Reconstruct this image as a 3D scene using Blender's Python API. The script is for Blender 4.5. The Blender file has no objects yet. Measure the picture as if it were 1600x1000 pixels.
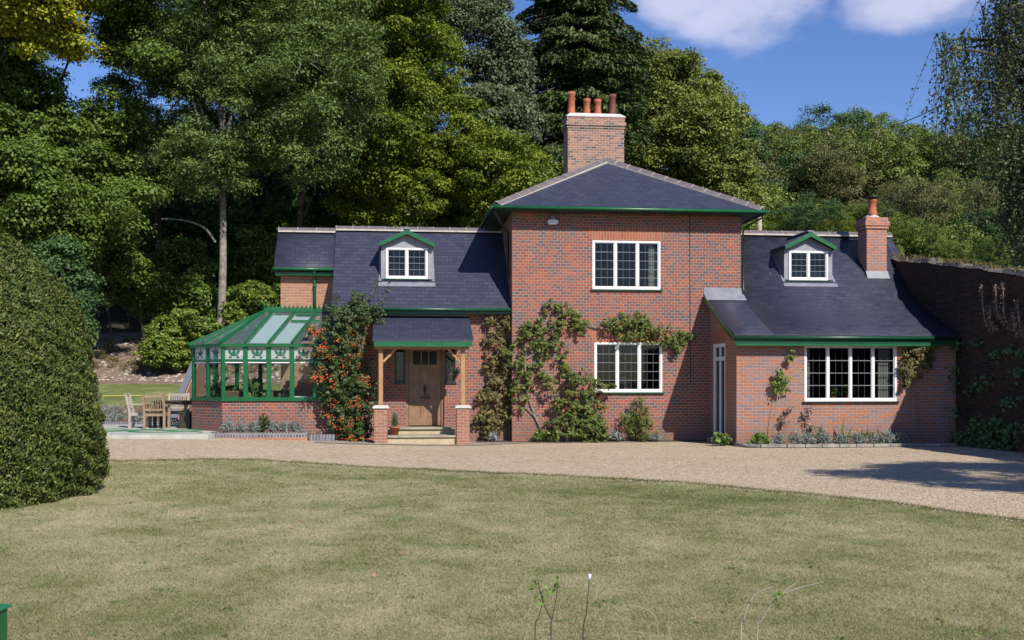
import bpy, math, random
import numpy as np
from math import radians as R, sin, cos, tan, pi
from mathutils import Vector, Matrix

rnd = random.Random(7)
RNG = np.random.default_rng(11)
S = bpy.context.scene
COL = S.collection

# ------------------------------------------------------------------ camera
F = 1650.0            # focal length in photo pixels (1600 wide)
CH = 1.65             # eye height
HZ = 590.0            # horizon row
cam = bpy.data.cameras.new('camera'); camo = bpy.data.objects.new('camera', cam); COL.objects.link(camo)
camo.location = (0, 0, CH); camo.rotation_euler = (R(90), 0, 0)
cam.sensor_width = 36; cam.lens = 36 * F / 1600; cam.shift_y = (HZ - 500) / 1600
cam.clip_end = 3000; cam.clip_start = 0.1
S.camera = camo

# ------------------------------------------------------------------ light
LD = Vector((-0.560, 0.943, -0.90)).normalized()       # direction sunlight travels
sun = bpy.data.lights.new('sun', 'SUN'); suno = bpy.data.objects.new('sun', sun); COL.objects.link(suno)
sun.energy = 5.0; sun.angle = R(0.5); sun.color = (1.0, 0.94, 0.85)
suno.rotation_euler = LD.to_track_quat('-Z', 'Y').to_euler(); suno.location = (20, -20, 30)
W = bpy.data.worlds.new('World'); S.world = W; W.use_nodes = True
nt = W.node_tree; nt.nodes.clear()
def N(nt, t, **k):
    n = nt.nodes.new(t)
    for a, b in k.items():
        if a.startswith('i_'): n.inputs[a[2:].replace('_', ' ')].default_value = b
        elif a.startswith('n') and a[1:].isdigit(): n.inputs[int(a[1:])].default_value = b
        else: setattr(n, a, b)
    return n
sky = N(nt, 'ShaderNodeTexSky', sky_type='NISHITA', sun_disc=False, sun_elevation=math.asin(-LD.z), sun_rotation=R(149.3),
        altitude=200, air_density=1.0, dust_density=0.15, ozone_density=2.2)
hs = N(nt, 'ShaderNodeHueSaturation'); hs.inputs['Saturation'].default_value = 1.15; hs.inputs['Hue'].default_value = 0.51
tc = N(nt, 'ShaderNodeTexCoord'); sep = N(nt, 'ShaderNodeSeparateXYZ')
L = nt.links.new
L(sky.outputs[0], hs.inputs['Color']); L(tc.outputs['Generated'], sep.inputs[0])
def M(nt, op, a, b=None, c=None):
    m = nt.nodes.new('ShaderNodeMath'); m.operation = op
    for i, q in enumerate((a, b, c)):
        if q is None: continue
        if isinstance(q, (int, float)): m.inputs[i].default_value = q
        else: nt.links.new(q, m.inputs[i])
    return m.outputs[0]
def bump2(nt, x, z, cx, cz, rx, rz):       # smooth ellipse in direction space
    a = M(nt, 'DIVIDE', M(nt, 'SUBTRACT', x, cx), rx); b = M(nt, 'DIVIDE', M(nt, 'SUBTRACT', z, cz), rz)
    return M(nt, 'SUBTRACT', 1.0, M(nt, 'ADD', M(nt, 'MULTIPLY', a, a), M(nt, 'MULTIPLY', b, b)))
e = [bump2(nt, sep.outputs[0], sep.outputs[2], *q) for q in ((.20, .33, .08, .042), (.34, .325, .07, .032), (.15, .335, .05, .03), (.27, .35, .17, .025), (-.5, .5, .2, .08), (.7, .4, .15, .05))]
mx = e[0]
for q in e[1:]: mx = M(nt, 'MAXIMUM', mx, q)
mp = N(nt, 'ShaderNodeMapping'); mp.inputs['Scale'].default_value = (1, 1, 2.0); L(tc.outputs['Generated'], mp.inputs[0])
no = N(nt, 'ShaderNodeTexNoise', i_Scale=8.0, i_Detail=6.0, i_Roughness=0.55); L(mp.outputs[0], no.inputs['Vector'])
cl = M(nt, 'ADD', M(nt, 'MULTIPLY', M(nt, 'MAXIMUM', mx, -1.5), 1.0), M(nt, 'MULTIPLY', M(nt, 'SUBTRACT', no.outputs['Fac'], 0.47), 3.4))
mr = N(nt, 'ShaderNodeMapRange'); mr.interpolation_type = 'SMOOTHSTEP'; mr.inputs[1].default_value = 0.0; mr.inputs[2].default_value = 1.2; mr.inputs[4].default_value = 0.66
L(cl, mr.inputs[0])
mixc = N(nt, 'ShaderNodeMix', data_type='RGBA'); tint = N(nt, 'ShaderNodeMix', data_type='RGBA', blend_type='MULTIPLY'); tint.inputs['Factor'].default_value = 1; L(hs.outputs[0], tint.inputs['A']); tint.inputs['B'].default_value = (1.02, 1.12, 1.33, 1)
L(mr.outputs[0], mixc.inputs['Factor']); L(tint.outputs['Result'], mixc.inputs['A']); mixc.inputs['B'].default_value = (8.2, 8.1, 9.6, 1)
bg = N(nt, 'ShaderNodeBackground'); bg.inputs['Strength'].default_value = 0.09
wo = N(nt, 'ShaderNodeOutputWorld'); L(mixc.outputs['Result'], bg.inputs[0]); L(bg.outputs[0], wo.inputs[0])
S.view_settings.view_transform = 'Standard'; S.view_settings.look = 'None'; S.view_settings.exposure = 0.2; S.view_settings.gamma = 1.0
S.cycles.max_bounces = 6; S.cycles.transparent_max_bounces = 16; S.cycles.diffuse_bounces = 1; S.cycles.glossy_bounces = 3
S.cycles.sample_clamp_indirect = 4.0; S.cycles.caustics_reflective = False; S.cycles.caustics_refractive = False

# ------------------------------------------------------------------ coordinates
TH = R(6.5); CT, ST = cos(TH), sin(TH); Y0 = 27.0
def HW(u, v, z=0.0): return Vector((u * CT - v * ST, Y0 + u * ST + v * CT, z))     # house coords to world
def uz(px, py, v):                                                                     # photo pixel on a plane parallel to the facade
    t = (px - 800) / F; u = (Y0 * t + v * (ST + t * CT)) / (CT - t * ST); Y = Y0 + u * ST + v * CT
    return u, CH + (HZ - py) * Y / F
def WP(px, py, Y): return Vector(((px - 800) / F * Y, Y, CH + (HZ - py) * Y / F))
def sm(a, b, x):
    t = min(1, max(0, (x - a) / (b - a))); return t * t * (3 - 2 * t)
TY = [35, 37, 42, 43.5, 46, 52, 60, 80, 120, 160, 260, 900]
TZ = [0, .55, 1.2, 1.45, 2.3, 4.3, 7.3, 15.5, 26, 31, 42, 90]
def T(x, y):
    a = .22 * sm(-1, -9, x) * (1 - sm(20, 12, y)) if y < 60 else .22
    r = float(np.interp(y, TY, TZ))
    w = sm(38, 60, y) * .5 * (sin(x * .23 + 1) + sin(x * .11 + y * .13))
    return a + r + w

# ------------------------------------------------------------------ materials
MATS = {}
def mat(name, col=(.5, .5, .5), rough=.6, spec=.4, noise=0.0, nscale=8, metal=0, bump=0.0, col2=None):
    if name in MATS: return MATS[name]
    m = bpy.data.materials.new(name); m.use_nodes = True; t = m.node_tree; p = t.nodes['Principled BSDF']
    p.inputs['Roughness'].default_value = rough; p.inputs['Specular IOR Level'].default_value = spec; p.inputs['Metallic'].default_value = metal
    p.inputs['Base Color'].default_value = (*col, 1)
    if noise or col2 or bump:
        tc = N(t, 'ShaderNodeTexCoord'); n = N(t, 'ShaderNodeTexNoise', i_Scale=nscale, i_Detail=6.0, i_Roughness=.65); t.links.new(tc.outputs['Object'], n.inputs['Vector'])
        r = N(t, 'ShaderNodeValToRGB'); c2 = col2 or tuple(c * (1 - noise) for c in col)
        r.color_ramp.elements[0].position = .35; r.color_ramp.elements[0].color = (*c2, 1); r.color_ramp.elements[1].position = .65; r.color_ramp.elements[1].color = (*col, 1)
        t.links.new(n.outputs['Fac'], r.inputs[0]); t.links.new(r.outputs[0], p.inputs['Base Color'])
        if bump:
            b = N(t, 'ShaderNodeBump'); b.inputs['Distance'].default_value = bump; t.links.new(n.outputs['Fac'], b.inputs['Height']); t.links.new(b.outputs[0], p.inputs['Normal'])
    MATS[name] = m; return m
def hz_coords(t, swap=False):
    """horizontal run along the face and height, in object space (metres)"""
    tc = N(t, 'ShaderNodeTexCoord'); ge = N(t, 'ShaderNodeNewGeometry'); vt = N(t, 'ShaderNodeVectorTransform', vector_type='NORMAL', convert_from='WORLD', convert_to='OBJECT')
    t.links.new(ge.outputs['True Normal'], vt.inputs[0])
    sn = N(t, 'ShaderNodeSeparateXYZ'); t.links.new(vt.outputs[0], sn.inputs[0]); so = N(t, 'ShaderNodeSeparateXYZ'); t.links.new(tc.outputs['Object'], so.inputs[0])
    g = M(t, 'GREATER_THAN', M(t, 'ABSOLUTE', sn.outputs[0]), M(t, 'ABSOLUTE', sn.outputs[1]))
    h = M(t, 'ADD', M(t, 'MULTIPLY', so.outputs[1], g), M(t, 'MULTIPLY', so.outputs[0], M(t, 'SUBTRACT', 1.0, g)))
    flat = M(t, 'GREATER_THAN', M(t, 'ABSOLUTE', sn.outputs[2]), .9)
    z = M(t, 'ADD', M(t, 'MULTIPLY', so.outputs[2], M(t, 'SUBTRACT', 1.0, flat)), M(t, 'MULTIPLY', so.outputs[1], flat))
    c = N(t, 'ShaderNodeCombineXYZ')
    if swap: t.links.new(z, c.inputs[0]); t.links.new(h, c.inputs[1])
    else: t.links.new(h, c.inputs[0]); t.links.new(z, c.inputs[1])
    return c.outputs[0], tc.outputs['Object'], z
def brick_mat(name, cols, mortar, stain=.25, w=.2, h=.073, swap=False, msize=.009, patches=None, lighten=None):
    m = bpy.data.materials.new(name); m.use_nodes = True; t = m.node_tree; p = t.nodes['Principled BSDF']; lk = t.links.new
    p.inputs['Roughness'].default_value = .9; p.inputs['Specular IOR Level'].default_value = .15
    vec, obj, z = hz_coords(t, swap)
    b = N(t, 'ShaderNodeTexBrick', offset=.5); b.inputs['Scale'].default_value = 1; b.inputs['Brick Width'].default_value = w; b.inputs['Row Height'].default_value = h
    b.inputs['Mortar Size'].default_value = msize; b.inputs['Mortar Smooth'].default_value = .3; b.inputs['Color1'].default_value = (0, 0, 0, 1); b.inputs['Color2'].default_value = (1, 1, 1, 1); b.inputs['Mortar'].default_value = (.5, .5, .5, 1)
    # a little wobble so that courses are not ruled lines
    nz = N(t, 'ShaderNodeTexNoise', i_Scale=3.0, i_Detail=3.0); lk(obj, nz.inputs['Vector'])
    ad = N(t, 'ShaderNodeVectorMath', operation='MULTIPLY_ADD'); lk(nz.outputs['Color'], ad.inputs[0]); ad.inputs[1].default_value = (.03, .03, 0); lk(vec, ad.inputs[2]); lk(ad.outputs[0], b.inputs['Vector'])
    # patchy bias between the colours
    n2 = N(t, 'ShaderNodeTexNoise', i_Scale=1.1, i_Detail=5.0, i_Roughness=.6); lk(obj, n2.inputs['Vector'])
    sc = N(t, 'ShaderNodeSeparateColor'); lk(b.outputs['Color'], sc.inputs[0])
    f = M(t, 'ADD', sc.outputs[0], M(t, 'MULTIPLY', M(t, 'SUBTRACT', n2.outputs['Fac'], .5), patches if patches is not None else .9))
    r = N(t, 'ShaderNodeValToRGB'); cr = r.color_ramp; cr.elements[0].position = 0; cr.elements[0].color = (*cols[0], 1); cr.elements[1].position = 1; cr.elements[1].color = (*cols[-1], 1)
    for i, c in enumerate(cols[1:-1]):
        el = cr.elements.new((i + 1) / (len(cols) - 1)); el.color = (*c, 1)
    lk(f, r.inputs[0])
    mm = N(t, 'ShaderNodeMix', data_type='RGBA'); lk(b.outputs['Fac'], mm.inputs['Factor']); lk(r.outputs[0], mm.inputs['A']); mm.inputs['B'].default_value = (*mortar, 1)
    if stain > .2:
        zn = M(t, 'ADD', z, M(t, 'MULTIPLY', M(t, 'SUBTRACT', n2.outputs['Fac'], .5), 1.4)); dm = N(t, 'ShaderNodeMapRange'); dm.interpolation_type = 'SMOOTHSTEP'; dm.inputs[1].default_value = .75; dm.inputs[2].default_value = .05; dm.inputs[4].default_value = .45; lk(zn, dm.inputs[0])
        dmx = N(t, 'ShaderNodeMix', data_type='RGBA'); lk(dm.outputs[0], dmx.inputs['Factor']); lk(mm.outputs['Result'], dmx.inputs['A']); dmx.inputs['B'].default_value = (.17, .12, .095, 1); mm = dmx
    n3 = N(t, 'ShaderNodeTexNoise', i_Scale=16.0, i_Detail=5.0, i_Roughness=.7); lk(obj, n3.inputs['Vector'])
    n4 = N(t, 'ShaderNodeTexNoise', i_Scale=.6, i_Detail=4.0); lk(obj, n4.inputs['Vector'])
    st = M(t, 'ADD', 1 - stain, M(t, 'MULTIPLY', M(t, 'ADD', n3.outputs['Fac'], n4.outputs['Fac']), stain))
    n5 = N(t, 'ShaderNodeTexNoise', i_Scale=1.6, i_Detail=8.0, i_Roughness=.75); lk(obj, n5.inputs['Vector'])
    pale = N(t, 'ShaderNodeMapRange'); pale.inputs[1].default_value = .5; pale.inputs[2].default_value = .72; pale.inputs[4].default_value = .42 if stain > .18 else .15; lk(n5.outputs['Fac'], pale.inputs[0])
    pm = N(t, 'ShaderNodeMix', data_type='RGBA'); lk(pale.outputs[0], pm.inputs['Factor']); lk(mm.outputs['Result'], pm.inputs['A']); pm.inputs['B'].default_value = (mortar[0] * .72, mortar[1] * .66, mortar[2] * .68, 1)
    mu = N(t, 'ShaderNodeMix', data_type='RGBA', blend_type='MULTIPLY'); mu.inputs['Factor'].default_value = 1; lk(pm.outputs['Result'], mu.inputs['A'])
    cc = N(t, 'ShaderNodeCombineColor'); lk(st, cc.inputs[0]); lk(st, cc.inputs[1]); lk(st, cc.inputs[2]); lk(cc.outputs[0], mu.inputs['B'])
    lk(mu.outputs['Result'], p.inputs['Base Color'])
    bu = N(t, 'ShaderNodeBump', invert=True); bu.inputs['Distance'].default_value = .012; bu.inputs['Strength'].default_value = .8
    lk(M(t, 'ADD', b.outputs['Fac'], M(t, 'MULTIPLY', n3.outputs['Fac'], .5)), bu.inputs['Height']); lk(bu.outputs[0], p.inputs['Normal'])
    MATS[name] = m; return m
def slate_mat(name, c1, c2, w=.26, h=.13, rough=.48):
    m = bpy.data.materials.new(name); m.use_nodes = True; t = m.node_tree; p = t.nodes['Principled BSDF']; lk = t.links.new
    p.inputs['Specular IOR Level'].default_value = .5
    vec, obj, z = hz_coords(t)
    b = N(t, 'ShaderNodeTexBrick', offset=.5); b.inputs['Scale'].default_value = 1; b.inputs['Brick Width'].default_value = w; b.inputs['Row Height'].default_value = h
    b.inputs['Mortar Size'].default_value = .006; b.inputs['Mortar Smooth'].default_value = .4; b.inputs['Color1'].default_value = (0, 0, 0, 1); b.inputs['Color2'].default_value = (1, 1, 1, 1); b.inputs['Mortar'].default_value = (.5, .5, .5, 1)
    lk(vec, b.inputs['Vector'])
    n = N(t, 'ShaderNodeTexNoise', i_Scale=2.2, i_Detail=6.0, i_Roughness=.7); lk(obj, n.inputs['Vector'])
    sc = N(t, 'ShaderNodeSeparateColor'); lk(b.outputs['Color'], sc.inputs[0])
    f = M(t, 'ADD', M(t, 'MULTIPLY', sc.outputs[0], .6), M(t, 'MULTIPLY', n.outputs['Fac'], .5))
    r = N(t, 'ShaderNodeValToRGB'); r.color_ramp.elements[0].color = (*c1, 1); r.color_ramp.elements[1].color = (*c2, 1); lk(f, r.inputs[0])
    mm = N(t, 'ShaderNodeMix', data_type='RGBA'); lk(b.outputs['Fac'], mm.inputs['Factor']); lk(r.outputs[0], mm.inputs['A']); mm.inputs['B'].default_value = (.022, .024, .036, 1)
    # scattered lichen flecks
    vo = N(t, 'ShaderNodeTexVoronoi', i_Scale=3.4); lk(obj, vo.inputs['Vector'])
    fl = M(t, 'MULTIPLY', M(t, 'LESS_THAN', vo.outputs['Distance'], .055), M(t, 'GREATER_THAN', n.outputs['Fac'], .52))
    m2 = N(t, 'ShaderNodeMix', data_type='RGBA'); lk(fl, m2.inputs['Factor']); lk(mm.outputs['Result'], m2.inputs['A']); m2.inputs['B'].default_value = (.22, .21, .2, 1)
    lk(m2.outputs['Result'], p.inputs['Base Color'])
    lk(M(t, 'ADD', rough, M(t, 'MULTIPLY', sc.outputs[0], .15)), p.inputs['Roughness'])
    frac = M(t, 'FRACT', M(t, 'DIVIDE', z, h))
    hgt = M(t, 'SUBTRACT', M(t, 'ADD', M(t, 'SUBTRACT', 1.0, frac), M(t, 'MULTIPLY', sc.outputs[0], .4)), M(t, 'MULTIPLY', b.outputs['Fac'], .8))
    bu = N(t, 'ShaderNodeBump'); bu.inputs['Distance'].default_value = .012; bu.inputs['Strength'].default_value = .7; lk(hgt, bu.inputs['Height']); lk(bu.outputs[0], p.inputs['Normal'])
    MATS[name] = m; return m
def leaf_mat(name, cols, trans=.25, rough=.55, spec=.35):
    m = bpy.data.materials.new(name); m.use_nodes = True; t = m.node_tree; p = t.nodes['Principled BSDF']; lk = t.links.new
    a = N(t, 'ShaderNodeAttribute', attribute_name='tone'); r = N(t, 'ShaderNodeValToRGB'); cr = r.color_ramp
    cr.elements[0].color = (*cols[0], 1); cr.elements[1].color = (*cols[-1], 1)
    for i, c in enumerate(cols[1:-1]):
        el = cr.elements.new((i + 1) / (len(cols) - 1)); el.color = (*c, 1)
    lk(a.outputs['Fac'], r.inputs[0]); lk(r.outputs[0], p.inputs['Base Color']); p.inputs['Roughness'].default_value = rough; p.inputs['Specular IOR Level'].default_value = spec
    tr = N(t, 'ShaderNodeBsdfTranslucent'); lk(r.outputs[0], tr.inputs[0]); mx = N(t, 'ShaderNodeMixShader'); mx.inputs[0].default_value = trans
    lk(p.outputs[0], mx.inputs[1]); lk(tr.outputs[0], mx.inputs[2]); lk(mx.outputs[0], t.nodes['Material Output'].inputs[0])
    MATS[name] = m; return m
def glass_mat(name, tint=(1, 1, 1), refl=1.0, base=.0, bcol=(.5, .5, .5)):
    m = bpy.data.materials.new(name); m.use_nodes = True; t = m.node_tree; t.nodes.remove(t.nodes['Principled BSDF']); lk = t.links.new
    tr = N(t, 'ShaderNodeBsdfTransparent'); tr.inputs[0].default_value = (*tint, 1); gl = N(t, 'ShaderNodeBsdfGlossy'); gl.inputs['Roughness'].default_value = .03
    ge = N(t, 'ShaderNodeNewGeometry'); dt = N(t, 'ShaderNodeVectorMath', operation='DOT_PRODUCT'); lk(ge.outputs['Normal'], dt.inputs[0]); lk(ge.outputs['Incoming'], dt.inputs[1])
    fr = M(t, 'ADD', .045, M(t, 'MULTIPLY', .95, M(t, 'POWER', M(t, 'SUBTRACT', 1.0, M(t, 'ABSOLUTE', dt.outputs['Value'])), 5.0))); mx = N(t, 'ShaderNodeMixShader'); lk(M(t, 'MULTIPLY', fr, refl), mx.inputs[0]); lk(tr.outputs[0], mx.inputs[1]); lk(gl.outputs[0], mx.inputs[2])
    out = mx
    if base:
        d = N(t, 'ShaderNodeBsdfDiffuse'); d.inputs[0].default_value = (*bcol, 1); out = N(t, 'ShaderNodeMixShader'); out.inputs[0].default_value = base
        lk(mx.outputs[0], out.inputs[1]); lk(d.outputs[0], out.inputs[2])
    lk(out.outputs[0], t.nodes['Material Output'].inputs[0]); MATS[name] = m; return m

BRICK = brick_mat('brick_old_red', [(.36, .105, .06), (.30, .088, .06), (.245, .082, .065), (.18, .098, .09), (.115, .09, .095)], (.34, .275, .225), stain=.25, patches=1.0, w=.15)
BRICK_R = brick_mat('brick_mixed', [(.43, .15, .068), (.35, .14, .085), (.315, .165, .14), (.28, .17, .155), (.21, .15, .15)], (.37, .30, .26), stain=.22, w=.22)
BRICK_N = brick_mat('brick_new_orange', [(.44, .21, .12), (.40, .19, .115), (.35, .155, .10)], (.42, .33, .25), stain=.15)
BRICK_P = brick_mat('brick_pier', [(.38, .17, .11), (.32, .14, .095), (.28, .12, .09)], (.42, .33, .26), stain=.15)
BRICK_C = brick_mat('brick_chimney', [(.42, .22, .15), (.34, .17, .12), (.24, .14, .12), (.11, .09, .09)], (.46, .40, .32), stain=.2, w=.18)
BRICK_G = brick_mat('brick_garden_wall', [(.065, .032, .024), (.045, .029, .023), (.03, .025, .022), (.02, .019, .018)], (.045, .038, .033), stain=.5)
BRICK_A = brick_mat('brick_arch', [(.40, .13, .07), (.34, .115, .065), (.28, .10, .065)], (.38, .26, .2), stain=.15, w=.3, h=.075, swap=True)
BRICK_B = brick_mat('brick_blue_coping', [(.12, .12, .15), (.18, .17, .2), (.1, .1, .12)], (.4, .36, .32), stain=.15, w=.075, h=.3)
SLATE = slate_mat('slate', (.028, .033, .058), (.044, .048, .078), w=.22, h=.095)
SLATE_B = slate_mat('slate_old', (.032, .036, .060), (.054, .058, .088), rough=.40, w=.22, h=.095)
GREEN = mat('green_paint', (.010, .125, .042), .35, .5, noise=.25, nscale=5)
GREEN_D = mat('green_paint_dark', (.008, .07, .03), .35, .5, noise=.25, nscale=5)
WHITE = mat('white_paint', (.80, .80, .79), .4, .4, noise=.06, nscale=6)
LEAD = mat('lead_sheet', (.25, .26, .30), .45, .5, noise=.3, nscale=4)
LEAD_CHEEK = mat('lead_cladding', (.29, .29, .33), .5, .5, noise=.2, nscale=5)
CAME = mat('lead_cames', (.2, .21, .23), .5, .4)
RIDGE = mat('ridge_tile', (.17, .145, .15), .7, .3, noise=.35, nscale=9)
MORTAR = mat('mortar', (.58, .53, .45), .9, .1, noise=.25, nscale=9)
CEMENT = mat('cement_flaunching', (.60, .58, .54), .9, .1, noise=.2, nscale=5)
TERRA = mat('terracotta', (.50, .15, .085), .65, .3, noise=.35, nscale=6)
TERRA_D = mat('terracotta_sooty', (.24, .09, .075), .65, .3, noise=.5, nscale=5)
OAK = mat('oak_wood', (.42, .235, .11), .55, .3, noise=.25, nscale=7)
OAK_D = mat('oak_door', (.30, .175, .10), .5, .35, noise=.3, nscale=5)
STONE = mat('stone_slab', (.42, .37, .28), .9, .2, noise=.4, nscale=7, bump=.01)
PAVE = mat('patio_paving', (.50, .49, .43), .9, .2, noise=.25, nscale=2.5, bump=.004)
CONC = mat('concrete_path', (.37, .32, .26), .95, .1, noise=.35, nscale=3.0, bump=.006)
GLASS = glass_mat('window_glass', (.42, .45, .46), .9)
GLASS_C = glass_mat('conservatory_glass', (.86, .9, .9), 1.0)
GLASS_T = glass_mat('obscured_glass', (.9, .95, .95), 1.0, .45, (.75, .8, .78))
GLASS_R = glass_mat('conservatory_roof_glass', (.75, .85, .85), 1.0, .12, (.45, .6, .6))
BLACK = mat('black_iron', (.02, .02, .02), .4, .5)
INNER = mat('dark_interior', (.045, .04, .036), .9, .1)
CURTAIN = mat('curtain_cloth', (.62, .6, .5), .9, .1)
BLIND = mat('blind_fabric', (.40, .44, .44), .9, .1)
SOIL = mat('soil', (.20, .14, .10), .95, .1, noise=.5, nscale=3, bump=.05)
BARK = mat('bark_pale', (.32, .28, .23), .9, .1, noise=.5, nscale=4, bump=.03)
BARK_D = mat('bark_dark', (.10, .08, .06), .9, .1, noise=.5, nscale=4, bump=.03)
TEAK = mat('weathered_teak', (.42, .37, .32), .85, .15, noise=.3, nscale=9)
TEAK_N = mat('newer_teak', (.34, .25, .155), .8, .2, noise=.3, nscale=9)
DARKWOOD = mat('dark_wood', (.05, .04, .035), .6, .3)

LM = {
 'ash': leaf_mat('leaf_ash', [(0.082, 0.130, 0.029), (0.128, 0.199, 0.046), (0.199, 0.274, 0.074)]),
 'beech': leaf_mat('leaf_beech', [(0.086, 0.129, 0.013), (0.161, 0.219, 0.022), (0.290, 0.322, 0.034)], .32),
 'gold': leaf_mat('leaf_gold', [(0.190, 0.232, 0.018), (0.380, 0.412, 0.030), (0.622, 0.540, 0.045)], .35),
 'maple': leaf_mat('leaf_maple', [(0.069, 0.121, 0.020), (0.121, 0.199, 0.032), (0.198, 0.282, 0.051)], .3),
 'grey': leaf_mat('leaf_greygreen', [(0.080, 0.124, 0.059), (0.129, 0.178, 0.089), (0.209, 0.249, 0.133)], .25),
 'conifer': leaf_mat('needle_dark', [(0.039, 0.069, 0.021), (0.074, 0.111, 0.030), (0.128, 0.158, 0.045)], .05),
 'olive': leaf_mat('leaf_olive', [(0.103, 0.160, 0.028), (0.178, 0.239, 0.042), (0.251, 0.309, 0.062)], .25),
 'lime': leaf_mat('leaf_lime', [(0.116, 0.159, 0.029), (0.207, 0.248, 0.047), (0.314, 0.332, 0.079)], .28),
 'brownish': leaf_mat('leaf_brownish', [(0.119, 0.133, 0.040), (0.169, 0.175, 0.061), (0.246, 0.234, 0.094)], .2),
 'dark': leaf_mat('leaf_darkgreen', [(0.041, 0.092, 0.028), (0.074, 0.143, 0.043), (0.112, 0.196, 0.059)], .2),
 'yellow': leaf_mat('leaf_yellow', [(.16, .17, .05), (.25, .24, .08), (.35, .32, .13)], .3),
 'birch': leaf_mat('leaf_birch', [(0.055, 0.081, 0.035), (0.101, 0.137, 0.055), (0.182, 0.218, 0.078)], .3),
 'yew': leaf_mat('needle_yew', [(0.034, 0.063, 0.014), (0.081, 0.115, 0.025), (0.161, 0.184, 0.040), (0.253, 0.241, 0.060)], .1),
 'laurel': leaf_mat('leaf_laurel', [(0.079, 0.129, 0.021), (0.171, 0.243, 0.036), (0.289, 0.358, 0.057)], .3),
 'rose': leaf_mat('leaf_rose', [(0.052, 0.085, 0.022), (0.118, 0.158, 0.032), (0.223, 0.243, 0.054)], .3),
 'vine': leaf_mat('leaf_vine', [(.09, .085, .025), (.17, .15, .05), (.27, .21, .09)], .3),
 'pyra': leaf_mat('leaf_pyracantha', [(0.024, 0.048, 0.014), (0.054, 0.090, 0.024), (0.108, 0.144, 0.036)], .2),
 'silver': leaf_mat('leaf_silver', [(.14, .16, .13), (.22, .25, .21), (.33, .36, .32)], .2),
 'dry': leaf_mat('leaf_dry', [(.16, .11, .08), (.28, .2, .15), (.42, .32, .26)], .2),
 'fresh': leaf_mat('leaf_fresh', [(0.055, 0.110, 0.022), (0.121, 0.198, 0.039), (0.220, 0.308, 0.066)], .3),
 'berry': leaf_mat('berry_orange', [(.55, .07, .02), (.7, .13, .03), (.8, .2, .06)], .0, .35, .5),
}

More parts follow.
